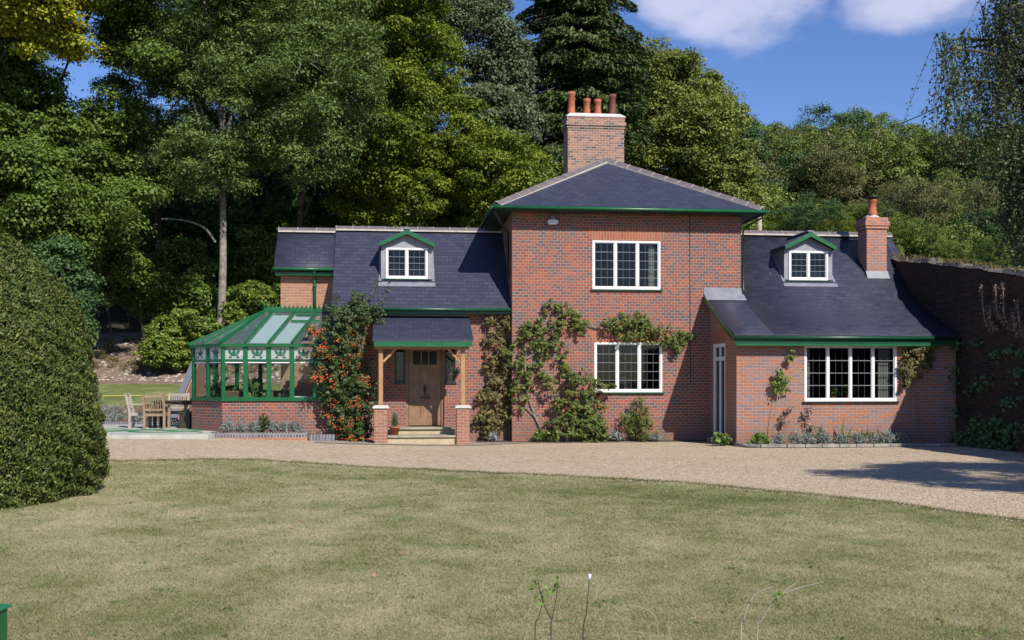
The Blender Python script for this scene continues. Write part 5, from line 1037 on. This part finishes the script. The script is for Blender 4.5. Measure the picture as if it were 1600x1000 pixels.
dep = RNG.random(n) ** 1.6; hole = (np.sin(az * 13 + z * 6.3) * np.sin(z * 8.1 - az * 7) > .82); lump = -.10 * hole + .08 * np.sin(az * 31 + z * 13) * np.sin(z * 17 - az * 11); out = (RNG.random(n) < .05) & (np.sin(az * 23 + z * 9) * np.sin(z * 14 + az * 5) > 0)
rad = rr * (1 - .085 * dep) + lump * .6 + out * RNG.random(n) * .09; P = np.stack([rad * np.cos(az), rad * np.sin(az), z], 1); slope = np.interp(z, [0, 1.5, 3, 4.1], [-.05, .08, .7, 1.6])
Nn = np.stack([np.cos(az), np.sin(az), slope], 1) * .6 + RNG.normal(size=(n, 3)) * .6; tg = np.stack([np.cos(az), np.sin(az), np.full(n, .9)], 1) + RNG.normal(size=(n, 3)) * .5
patch = .5 + .5 * np.sin(az * 7 + z * 3 + np.sin(z * 5)) * np.sin(z * 4.1 + az * 3); tone = RNG.random(n) ** 1.3 * .75 + .25 * patch * RNG.random(n)
leaves('foliage', P, Nn, .058 * (.6 + .8 * RNG.random(n)), LM['yew'], ya, tone, .34, unit(tg))
MB().tube([(1.15, -1.98, 0), (1.17, -2.0, .2), (1.15, -2.02, .4)], [.03, .025, .015], 6).build('bare_stub', TEAK, ya)

# ---- climbers and bed plants along the house
def plant(name, label, cat, u, v, blobs, vv, n, size, lm, group=None, thick=.16, stems=None, stem_r=.012, aspect=.6, tang=None, bark=BARK, gap=.0, tonev=.3, up=.3, out=-.7):
    """leafy plant trained on a wall; blobs in photo pixels (x,y,r) at house depth vv"""
    base = HW(u, v, .0); r = empty(name, base, TH, label, cat, group); B = []
    for x, y, rp in blobs: a, z = uz(x, y, vv); B.append((a - u, vv - v, z, rp * .0167))
    B = np.array(B); w = B[:, 3] ** 1.6; k = max(6, n // 17); pick = RNG.choice(len(B), k, p=w / w.sum()); a = RNG.random(k) * 2 * pi; q = np.sqrt(RNG.random(k)) * (.65 + .75 * RNG.random(k))
    C = np.stack([B[pick, 0] + np.cos(a) * q * B[pick, 3], B[pick, 1] - RNG.random(k) * thick * (1.1 - q * .5), B[pick, 2] + np.sin(a) * q * B[pick, 3]], 1)
    rc = .05 + .07 * RNG.random(k); P, Nn, ix = clump_leaves(C, rc, 17, .9, up); Nn = Nn + np.array([0, out, 0]); tone = (RNG.random(k) * tonev * 2)[ix] + RNG.random(len(P)) * (1 - tonev * 2)
    lim = vv - v - .01
    P[:, 1] = np.minimum(P[:, 1], lim); P[:, 2] = np.maximum(P[:, 2], .02)
    leaves('foliage', P, Nn, size * (.6 + .8 * RNG.random(len(P))), lm, r, tone, aspect)
    t = MB()
    for st_ in (stems or [[(0, 0)] + [(b[0], b[2]) for b in B[:3]]]):
        pts = [(x, vv - v - .03, z) if not isinstance(st_, tuple) else (x, 0, z) for x, z in st_]; sp = smooth_path(pts, 5); t.tube(sp, [stem_r * (1 - .6 * i / len(sp)) for i in range(len(sp))], 6)
    t.build('stems', bark, r, weld=False); return r, B
def stem_px(lst, vv, u): return [[(uz(x, y, vv)[0] - u, max(0, uz(x, y, vv)[1])) for x, y in s] for s in lst]
u0 = -.35
plant('climbing_vine', 'browning climber covering the wall between the porch and the centre block', 'climber', u0, .25,
      [(775, 530, 16), (780, 560, 18), (775, 600, 22), (783, 635, 24), (768, 665, 20), (790, 505, 14), (762, 500, 9), (755, 620, 9), (795, 580, 16), (748, 655, 8), (800, 650, 16)], .37, 4200, .085, LM['vine'], stems=stem_px([[(775, 688), (778, 640), (782, 560), (785, 500)], [(775, 688), (765, 640), (760, 560), (758, 500)]], .35, u0), thick=.3)
u1 = .45
plant('climbing_rose', 'green rose trained up the left corner of the centre block beside the downpipe', 'climber', u1, -.1,
      [(833, 512, 17), (862, 500, 24), (890, 498, 22), (905, 505, 12), (840, 545, 18), (822, 575, 22), (815, 600, 20), (856, 535, 14), (875, 548, 14), (812, 630, 12), (805, 560, 14), (880, 575, 8), (850, 590, 8), (825, 530, 16)], -.02, 3700, .075, LM['rose'],
      stems=stem_px([[(852, 688), (832, 640), (822, 600), (824, 540), (860, 505), (900, 500)], [(852, 688), (838, 655), (812, 620), (810, 570)], [(824, 560), (850, 545), (880, 552)], [(900, 500), (930, 512), (960, 512)]], -.03, u1), thick=.34, stem_r=.02)
u2 = 2.6
plant('climbing_rose', 'yellow-green rose spreading along the wall above the lower centre window', 'climber', u2, -.1,
      [(945, 508, 9), (965, 508, 16), (990, 516, 20), (1015, 522, 16), (1040, 525, 16), (1062, 530, 12), (975, 525, 10), (1075, 524, 7), (1055, 545, 7), (1000, 500, 7)], -.02, 2300, .075, LM['rose'], stems=stem_px([[(905, 500), (940, 512), (980, 518), (1030, 526), (1075, 528)], [(1060, 530), (1058, 560), (1055, 570)]], -.03, u2), thick=.36)
u3 = 1.55
plant('rose_bush', 'tall loose rose bush left of and below the lower centre window', 'bush', u3, -.35,
      [(905, 610, 26), (880, 640, 22), (900, 650, 28), (915, 670, 24), (875, 672, 22), (925, 635, 18), (895, 590, 12), (940, 600, 9), (860, 600, 10), (950, 603, 6), (930, 668, 14)], -.12, 4000, .08, LM['rose'], thick=.55, stems=stem_px([[(895, 688), (890, 640), (900, 600)], [(895, 688), (915, 650), (935, 605)], [(890, 688), (868, 645), (860, 600)]], -.12, u3), tonev=.3)
u4 = 3.25
plant('shrub', 'feathery shrub standing below the right end of the lower centre window', 'shrub', u4, -.3,
      [(992, 640, 14), (1000, 655, 17), (985, 665, 16), (1010, 672, 14), (975, 650, 7), (1015, 645, 7), (995, 628, 6)], -.1, 1500, .07, LM['rose'], thick=.4, aspect=.35, stems=stem_px([[(995, 688), (992, 650), (990, 628)], [(995, 688), (1008, 660), (1018, 640)], [(995, 688), (980, 660), (972, 645)]], -.1, u4))
u5 = 10.0
plant('climbing_vine', 'pale withered climber high on the wall right of the right wing window', 'climber', u5, -2.3,
      [(1425, 558, 13), (1440, 568, 12), (1415, 580, 11), (1430, 590, 8), (1450, 552, 8), (1435, 550, 10), (1412, 600, 6)], -2.18, 1700, .075, LM['vine'], thick=.22, stems=stem_px([[(1440, 690), (1432, 640), (1425, 590), (1430, 555)]], -2.2, u5))
u6 = 6.35
plant('climbing_rose', 'sparse young climber left of the right wing window', 'climber', u6, -2.4,
      [(1221, 605, 10), (1217, 590, 7), (1233, 560, 5), (1213, 575, 4), (1224, 600, 9), (1235, 552, 4), (1209, 600, 4)], -2.3, 480, .075, LM['fresh'], thick=.1, stems=stem_px([[(1205, 690), (1209, 650), (1215, 610), (1213, 580), (1225, 562), (1235, 555)]], -2.3, u6), stem_r=.008)
u7 = 6.75
plant('withered_plant', 'thin dried plant against the wall below the left end of the right wing window', 'plant', u7, -2.35,
      [(1226, 645, 6), (1222, 660, 6), (1232, 640, 5)], -2.25, 190, .06, LM['dry'], thick=.08, stems=stem_px([[(1222, 692), (1222, 660), (1232, 642)], [(1222, 692), (1230, 665), (1240, 650)]], -2.25, u7), stem_r=.006)
plant('withered_plant', 'reddish dried plant against the wall below the middle of the right wing window', 'plant', 7.25, -2.35,
      [(1262, 650, 7), (1266, 665, 6), (1258, 640, 5), (1268, 640, 4)], -2.25, 190, .055, LM['dry'], thick=.08, stems=stem_px([[(1262, 694), (1263, 665), (1260, 640)]], -2.25, 7.25), stem_r=.006)

# pyracantha with orange berries
u8 = -4.25
pyb = [(545, 500, 26), (520, 520, 20), (535, 545, 32), (515, 575, 26), (545, 590, 34), (548, 630, 30), (535, 655, 24), (550, 670, 24), (575, 500, 16), (560, 475, 12), (585, 485, 10), (500, 545, 12), (497, 590, 8), (575, 640, 10), (568, 600, 14), (490, 520, 8), (560, 680, 16), (530, 610, 26)]
pr_, B = plant('pyracantha_bush', 'tall berry-laden bush with orange berries, between the conservatory and the porch', 'bush', u8, -.2, pyb, .05, 13500, .07, LM['pyra'], thick=.75,
      stems=stem_px([[(555, 688), (550, 640), (540, 570), (545, 500)], [(555, 688), (560, 620), (570, 520), (585, 480)], [(545, 560), (515, 550), (492, 540)]], .05, u8), stem_r=.03, tonev=.25)
for k, (s) in enumerate(([(560, 480), (580, 460), (590, 440)], [(585, 480), (600, 462), (608, 445)], [(535, 490), (528, 470), (524, 462)])):
    q = [(uz(x, y, -.15)[0] - u8, .05, uz(x, y, -.15)[1]) for x, y in s]; sp = smooth_path(q, 6); P = np.array([tuple(p) for p in sp]); P = np.repeat(P, 7, 0) + RNG.normal(size=(len(P) * 7, 3)) * .045
    sh = leaves('shoot', P, rdir(len(P)), .06, LM['pyra'], pr_, RNG.random(len(P)), .6); MB().tube(sp, .007, 4).build('twig', BARK, sh, weld=False)
# berries
ico = []; ph = (1 + 5 ** .5) / 2
iv = unit(np.array([(-1, ph, 0), (1, ph, 0), (-1, -ph, 0), (1, -ph, 0), (0, -1, ph), (0, 1, ph), (0, -1, -ph), (0, 1, -ph), (ph, 0, -1), (ph, 0, 1), (-ph, 0, -1), (-ph, 0, 1)]))
fi = np.array([(0, 11, 5), (0, 5, 1), (0, 1, 7), (0, 7, 10), (0, 10, 11), (1, 5, 9), (5, 11, 4), (11, 10, 2), (10, 7, 6), (7, 1, 8), (3, 9, 4), (3, 4, 2), (3, 2, 6), (3, 6, 8), (3, 8, 9), (4, 9, 5), (2, 4, 11), (6, 2, 10), (8, 6, 7), (9, 8, 1)])
nb_ = 75; bb = [(x, y, r_) for x, y, r_ in pyb if y > 500 and x < 572]; Bb = np.array([(uz(x, y, -.1)[0] - u8, 0, uz(x, y, -.1)[1], r_ * .0163) for x, y, r_ in bb]); pk = RNG.choice(len(Bb), nb_); a = RNG.random(nb_) * 6.28; q = np.sqrt(RNG.random(nb_))
C = np.stack([Bb[pk, 0] + np.cos(a) * q * Bb[pk, 3], .25 - .75 * (1 - q ** 2 * .6) - .05 * RNG.random(nb_), Bb[pk, 2] + np.sin(a) * q * Bb[pk, 3]], 1); C = np.repeat(C, 11, 0) + RNG.normal(size=(nb_ * 11, 3)) * np.array([.06, .03, .045]); m_ = len(C)
V = (C[:, None, :] + iv[None] * (0.010 + .007 * RNG.random(m_))[:, None, None]).reshape(-1, 3); Ff = (fi[None] + (np.arange(m_) * 12)[:, None, None]).reshape(-1, 3)
np_mesh('berries', V, Ff, LM['berry'], pr_, np.repeat(RNG.random(m_), 20))

# small bed plants
def tuft(name, label, cat, x, y, z, rx, h, n, lm, group, size, spiky=True, rz=0, w=.14):
    r = empty(name, (x, y, z), rz, label, cat, group); d = rdir(n); d[:, 2] = np.abs(d[:, 2]) + .35; d = unit(d); s = .35 + .65 * RNG.random(n)
    P = d * np.array([rx, rx * .8, h]) * s[:, None]; tg = unit(d + RNG.normal(size=(n, 3)) * .25) if spiky else rdir(n); Nn = rdir(n) + np.array([0, -.6, .4])
    leaves('foliage', P, Nn, size * (.6 + .8 * RNG.random(n)), lm, r, RNG.random(n), w if spiky else .6, tg); return r
def hp_(px, v, z=.02): u = uz(px, 690, v)[0]; return HW(u, v, z)
lav = [(px, .7, .27, 'planter') for px in (357, 377, 398, 428, 446, 463)]
for i, (px, v, h_, _) in enumerate(lav):
    p = hp_(px, v - 1.0, .27); tuft('lavender', ORD[i] + ' grey lavender clump from the left in the brick planter below the conservatory', 'lavender', p.x, p.y, .27, .22, h_ + .05, 330, LM['silver'], 'lavender clumps in the brick planter', .12)
p = hp_(412, -.25, .27); tuft('herb_bush', 'taller dark green herb in the middle of the brick planter', 'shrub', p.x, p.y, .27, .2, .5, 400, LM['pyra'], None, .07, False)
for i, px in enumerate((1217, 1243, 1262, 1288, 1315, 1340, 1366, 1384, 1408)):
    p = hp_(px, -2.55); tuft('lavender', ORD[i] + ' silvery lavender clump from the left below the right wing window', 'lavender', p.x, p.y, .03, .21 + .03 * (i % 3), .30 + .05 * (i % 2), 330, LM['silver'], 'lavender clumps along the right wing', .12)
for i, (px, lab) in enumerate(((1280, 'first'), (1318, 'tallest'), (1352, 'next'), (1378, 'last'))):
    p = hp_(px, -2.35); tuft('iris_clump', ORD[i] + ' clump of upright iris blades from the left, behind the lavender of the right wing', 'iris', p.x, p.y, .03, .14, .50 if i == 1 else .42, 22, LM['fresh'], 'irises behind the lavender', .42, True, w=.09)
for px, lab, n in ((1187, 'broad-leaved green plant at the left end of the right wing bed', 150), (1128, 'broad-leaved green plant at the corner below the white glazed door', 110)):
    v = -2.5 if px > 1150 else -2.05; p = hp_(px, v); tuft('leafy_plant', lab, 'plant', p.x, p.y, .03, .27, .28, n, LM['fresh'], None, .15, False)
for i, (px, lab, lm, h_) in enumerate(((770, 'small grey lavender at the foot of the brown climber', 'silver', .22), (842, 'bladed green plant left of the rose bush foot', 'fresh', .32), (862, 'low green plant under the left of the rose bush', 'rose', .3), (905, 'bladed plant at the foot of the rose bush', 'fresh', .34), (940, 'low plant right of the rose bush foot', 'rose', .3), (963, 'grey-green low plant below the left of the lower centre window', 'silver', .24), (1000, 'low plant at the foot of the feathery shrub', 'rose', .22), (1023, 'blue-green mound at the right end of the centre block bed', 'silver', .2))):
    p = hp_(px, -.22 if px > 800 else .1); tuft('bed_plant', lab, 'plant', p.x, p.y, .02, .2, h_, 260, LM[lm], 'small plants in the bed along the centre block', .13, lm != 'rose', w=.2)
lv = leaves('foliage', np.array([0, 0, .2]) + rdir(500) * np.array([.09, .09, .22]) * RNG.random((500, 1)) ** .5 * np.array([1, 1, 1]) + np.array([0, 0, .14]), rdir(500), .045, LM['dark'], pot, RNG.random(500), .4)
# behind the window: white orchid and pot plants
for u, v, z, lab, lm, hh in ((3.0, .28, 1.36, 'pale flowering plant on the inner sill of the lower centre window', 'silver', .3), (7.75, -1.85, 1.16, 'bushy pot plant on the inner ledge of the right wing window', 'fresh', .26), (8.15, -1.85, 1.16, 'taller pot plant in a clay pot behind the right wing window', 'fresh', .33)):
    p = HW(u, v, z); r = tuft('house_plant', lab, 'house plant', p.x, p.y, z, .2, hh, 120, LM[lm], 'house plants on the window ledges', .10, False)
    MB().lathe(0, 0, [(.06, -.08), (.085, .06), (.07, .06)], 12).build('pot', TERRA, r)
for (u, v), lab in (((-7.7, 2.6), 'large dark-leaved plant in the left facet of the conservatory'), ((-6.75, 1.75), 'dark-leaved plant behind the first front pane of the conservatory')):
    p = HW(*fit(u, v, .5)); r = tuft('house_plant', lab, 'house plant', p.x, p.y, .62, .5, 1.1, 110, LM['dark'], 'plants inside the conservatory', .34, True, w=.3); MB().lathe(0, 0, [(.14, -.335), (.2, .05), (.17, .05)], 12).build('pot', TERRA, r)
# lavender and shrubs behind the patio
for x, y, rx, h_, lab in ((-12.6, 33.2, .8, .62, 'large grey-green lavender mound behind the left garden chair'), (-12.2, 31.95, .4, .4, 'small lavender right beside the clipped yew edge'), (-13.1, 30.2, .5, .4, 'lavender at the left end of the patio'), (-9.5, 35.4, .35, .35, 'small green clump on the bed above the dark table'), (-11.3, 32.3, .3, .28, 'tiny lavender behind the grey chair')):
    tuft('lavender', lab, 'lavender', x, y, T(x, y), rx, h_, int(700 * rx + 150), LM['silver'] if 'green clump' not in lab else LM['rose'], None, .16)
# pale valerian growing out of the shaded garden wall
for i, (v, z) in enumerate(((-4.0, 2.75), (-4.25, 2.9), (-4.55, 2.7), (-4.95, 2.55), (-5.15, 2.5), (-3.75, 2.7))):
    p = HW(10.78, v, z); r = empty('wall_flower', p, TH, ('leftmost', 'tall', 'short middle', 'fourth', 'rightmost', 'lowest left')[i] + ' dried pinkish flower spike growing out of the shaded garden wall', 'wall plant', 'dried flower spikes on the garden wall'); h_ = .55 + .25 * (i % 3)
    sp = smooth_path([(0, 0, 0), (-.16, .03, h_ * .3), (-.2, 0.02 * i, h_)], 5); P = np.array([tuple(p_) for p_ in sp]); P = np.repeat(P, 16, 0) + RNG.normal(size=(len(P) * 16, 3)) * .035
    leaves('flower_head', P, rdir(len(P)), .05, LM['dry'], r, RNG.random(len(P)), .6); MB().tube(sp, .012, 5).build('stem', BARK, r, weld=False)
ivy = []
C = []; 
for _ in range(110): v = -rnd.uniform(-.5, 7); C.append(HW(10.75, v, max(.05, rnd.gauss(.3, .35) if rnd.random() < .75 else rnd.uniform(.3, 2.6))))
C = np.array([tuple(c_) for c_ in C]); P, Nn, ix = clump_leaves(C, .12 + .16 * RNG.random(len(C)), 45, .9); o = leaves('wall_creeper', P, Nn + np.array([-.6, -.3, 0]), .1 * (.6 + .8 * RNG.random(len(P))), LM['dark'], None, None, .7); tag(o, 'straggling dark creeper and weeds along the foot of the shaded garden wall', 'creeper', kind='stuff')

# weeds and loose stones on the bank
n = 1100; x = RNG.uniform(-20, -8.3, n); y = 43 + RNG.random(n) ** 1.3 * 6; zz = np.array([T(a, b) for a, b in zip(x, y)]); sz = .03 + .08 * RNG.random(n) ** 3
V = (np.stack([x, y, zz], 1)[:, None, :] + iv[None] * sz[:, None, None] * np.array([1.2, 1, .7])).reshape(-1, 3); o = np_mesh('chalk_stones', V, (fi[None] + (np.arange(n) * 12)[:, None, None]).reshape(-1, 3), mat('chalk', (.5, .45, .39), .95, .1, noise=.3)); tag(o, 'loose pale chalk stones scattered on the bank', 'stones', kind='stuff')
C = np.array([(a, b, T(a, b) + .05) for a, b in zip(RNG.uniform(-20, -8.5, 130), 44.2 + RNG.random(130) * 5)]); P, Nn, ix = clump_leaves(C, .12 + .25 * RNG.random(130), 60, .8); o = leaves('bank_weeds', P, Nn, .12, LM['vine'], None, None, .3); tag(o, 'dry weeds and brambles on the chalky bank', 'weeds', kind='stuff')
# dry grass along the wall top
# ---- foreground saplings (their feet are below the picture)
def sapling(name, label, cat, Y, stems, lvs, m=BARK_D, lm=LM['fresh'], r0=.0035, size=.024):
    b = WP(stems[0][0][0], 1000, Y); base = Vector((b.x, Y, 0)); r = empty(name, base, 0, label, cat); t = MB()
    for s in stems:
        pts = [WP(x, y, Y) - base for x, y in s]; 
        if s[0][1] >= 1000: pts = [Vector((pts[0].x * .8, 0, -.02))] + pts
        sp = smooth_path(pts, 6); t.tube(sp, [r0 * (1 - .65 * k / len(sp)) for k in range(len(sp))], 6)
    t.build('stems', m, r, weld=False)
    if lvs:
        P = np.concatenate([np.array(WP(x, y, Y) - base)[None] + RNG.normal(size=(5, 3)) * .012 for x, y in lvs]); leaves('leaves', P, rdir(len(P)) + np.array([0, -.6, .6]), size * (.7 + .6 * RNG.random(len(P))), lm, r, .4 + .6 * RNG.random(len(P)), .6)
    return r
sapling('sapling', 'forked young sapling with a few yellow-green leaves, in front of the lawn', 'sapling', 4.2, [[(861, 1000), (862, 970), (868, 940), (872, 910)], [(862, 968), (850, 945), (842, 915), (840, 903)], [(836, 1000), (842, 965), (848, 940)]], [(842, 902), (838, 912), (848, 925), (836, 930), (846, 936), (851, 937), (872, 908), (874, 914), (868, 920)])
sapling('garden_cane', 'thin cane with a white tip standing in front of the lawn', 'cane', 4.3, [[(911, 1000), (916, 960), (919, 925), (921, 903)]], None, r0=.004)
o = MB().tube([WP(921, 905, 4.3), WP(921.5, 897, 4.3)], .0065, 8).build('cane_tip', WHITE); o.parent = bpy.data.objects['garden_cane']; o.matrix_parent_inverse = Matrix.Translation(-bpy.data.objects['garden_cane'].location)
sapling('bramble_stem', 'pale arching bare stem with one leafy joint, right of centre in the foreground', 'bramble', 4.0, [[(1183, 1000), (1190, 970), (1205, 945), (1220, 930), (1250, 918), (1287, 909)], [(1218, 932), (1230, 920), (1245, 910)], [(1158, 1000), (1162, 968), (1172, 940), (1185, 925), (1210, 916)]], [(1213, 925), (1220, 934), (1218, 928)], m=TEAK, r0=.0032, size=.022)
sapling('dry_stalks', 'faint looping dry stalks in the foreground near the middle', 'stalks', 4.1, [[(1028, 1000), (1026, 970), (1015, 955), (990, 946), (972, 948), (964, 960), (978, 968)], [(1045, 1000), (1044, 970), (1048, 952)], [(1016, 1000), (1005, 990), (982, 986)]], None, m=TEAK, r0=.0018)

# ================================================================== LAWN GRASS BLADES
def lawn_grass(n):
    Y = 6.0 + 14 * RNG.random(n * 2) ** 1.5; X = (RNG.random(n * 2) * 2 - 1) * (Y * .5 + .3); ed_ = np.interp(X, BX, BY) + .05 * np.sin(X * 3.1) + .04 * np.sin(X * 7.7); k = (Y < ed_ + .06 * RNG.random(n * 2)) & (np.hypot(X - yx, Y - yy) > 2.05); X, Y = X[k][:n], Y[k][:n]; n = len(X)
    z = np.array([T(a, b) for a, b in zip(X[:1], Y[:1])])[0] * 0 + .22 * np.clip((-1 - X) / 8, 0, 1) ** 2 * (3 - 2 * np.clip((-1 - X) / 8, 0, 1)) * (1 - (lambda t: t * t * (3 - 2 * t))(np.clip((20 - Y) / 8, 0, 1)))
    g_ = np.sin(X * 1.3 + 2 * np.sin(Y * .7)) * np.sin(Y * 1.1 + X * .6) * .5 + np.sin(X * .5 + Y * .9 + 1.7 * np.sin(X * .8)) * .5
    edge_d = ed_[k][:n] - Y; green = .5 + .32 * g_ + .25 * np.exp(-((edge_d - 1.2) / 1.0) ** 2) * (X > 0)
    tuft_ = RNG.random(n); tone = RNG.random(n)
    h_ = (.008 + .016 * RNG.random(n)) * np.where(tuft_ > .985, 1.8, 1); w_ = .0016 + .0003 * Y; az = RNG.random(n) * 2 * pi; ln_ = RNG.normal(size=(n, 2)) * .9 * h_[:, None]
    B_ = np.stack([X, Y, z - .002], 1); s_ = np.stack([np.cos(az) * w_, np.sin(az) * w_ * .6, np.zeros(n)], 1); V = np.empty((n, 3, 3)); V[:, 0] = B_ - s_; V[:, 1] = B_ + s_; V[:, 2] = B_ + np.stack([ln_[:, 0], ln_[:, 1], h_], 1)
    m = grass_mat('grass_blade', .545, True)
    o = np_mesh('lawn_grass_blades', V.reshape(-1, 3), np.arange(n * 3).reshape(n, 3), m, None, tone); o['kind'] = 'stuff'; o['label'] = 'short dry grass of the front lawn'; o['category'] = 'grass'
lawn_grass(520000)
n = 46; X = RNG.uniform(-4.5, 6, n); Y = RNG.uniform(6.8, 16.5, n); k = Y < np.interp(X, BX, BY); P = np.stack([X, Y, np.full(n, .03)], 1)[k]
o = leaves('fallen_leaves', P, RNG.normal(size=(len(P), 3)) * .3 + np.array([0, 0, 1]), .045, leaf_mat('leaf_fallen', [(.25, .1, .05), (.36, .18, .08), (.4, .3, .16)], .1), None, None, .8); tag(o, 'small orange-brown leaves dotted over the lawn', 'fallen leaves', kind='stuff')

# loose pebbles and longer grass where drive and lawn meet
n = 1500; X = RNG.uniform(-7.2, 7.0, n); Y = np.interp(X, BX, BY) + .05 * np.sin(X * 3.1) + .04 * np.sin(X * 7.7) - np.abs(RNG.normal(size=n)) * .16; zz = np.array([T(a, b) for a, b in zip(X, Y)]) + .006; sz = .007 + .009 * RNG.random(n)
V = (np.stack([X, Y, zz], 1)[:, None, :] + iv[None] * sz[:, None, None] * np.array([1.2, 1, .7])).reshape(-1, 3); o = np_mesh('loose_gravel', V, (fi[None] + (np.arange(n) * 12)[:, None, None]).reshape(-1, 3), mat('pebble', (.5, .41, .31), .9, .2, noise=.5, nscale=30)); tag(o, 'loose pebbles spilled over the lawn edge', 'gravel', kind='stuff')
n = 22000; X = RNG.uniform(-7.2, 7.0, n); Y = np.interp(X, BX, BY) + .05 * np.sin(X * 3.1) + .04 * np.sin(X * 7.7) + RNG.normal(size=n) * .07 + .05 * np.sin(X * 13) * np.sin(X * 5.3); zz = np.array([T(a, b) for a, b in zip(X, Y)]); h_ = .02 + .04 * RNG.random(n) ** 2; az = RNG.random(n) * 6.28; ln_ = RNG.normal(size=(n, 2)) * .5 * h_[:, None]
B_ = np.stack([X, Y, zz - .002], 1); s_ = np.stack([np.cos(az), np.sin(az) * .6, az * 0], 1) * .006; V = np.stack([B_ - s_, B_ + s_, B_ + np.stack([ln_[:, 0], ln_[:, 1], h_], 1)], 1)
o = np_mesh('edge_grass', V.reshape(-1, 3), np.arange(n * 3).reshape(n, 3), grass_mat('edge_blades', .42, True), None, RNG.random(n)); tag(o, 'longer grass straggling over the edge of the drive', 'grass', kind='stuff')
# clover and plantain rosettes in the lawn
n = 110; Y = 6.4 + 11 * RNG.random(n) ** 1.3; X = (RNG.random(n) * 2 - 1) * Y * .5; k = (Y < np.interp(X, BX, BY) - .3) & (np.hypot(X - yx, Y - yy) > 2.4); C = np.stack([X, Y, np.array([T(a, b) for a, b in zip(X, Y)]) + .012], 1)[k]; m_ = 14; ix = np.repeat(np.arange(len(C)), m_)
P = C[ix] + RNG.normal(size=(len(ix), 3)) * np.array([.045, .045, .004]) * (.5 + RNG.random((len(C), 1)))[ix]; o = leaves('lawn_weeds', P, RNG.normal(size=(len(P), 3)) * .35 + np.array([0, 0, 1]), .026 * (.6 + .8 * RNG.random(len(P))), LM['fresh'], None, None, .7); tag(o, 'small clover and plantain patches in the lawn', 'weeds', kind='stuff')
# dry grass and stonecrop on top of the garden wall
n = 2600; v = 1.3 - 9.5 * RNG.random(n); u = 10.82 + .3 * RNG.random(n); keep = np.sin(v * 3.1) * np.sin(v * 7.3 + 1) + RNG.random(n) > .35; v, u = v[keep], u[keep]; zt = np.array([gtop(a) for a in v]) + .05 + .09 * RNG.random(len(v)); P = np.stack([u * CT - v * ST, Y0 + u * ST + v * CT, zt], 1)
o = leaves('wall_top_grass', P, rdir(len(P)) + np.array([0, -.6, 0]), .13 * (.5 + RNG.random(len(P))), LM['vine'], None, None, .16, unit(RNG.normal(size=(len(P), 3)) * .35 + np.array([0, 0, 1]))); tag(o, 'dry grass and weeds growing along the top of the garden wall', 'grass', kind='stuff')
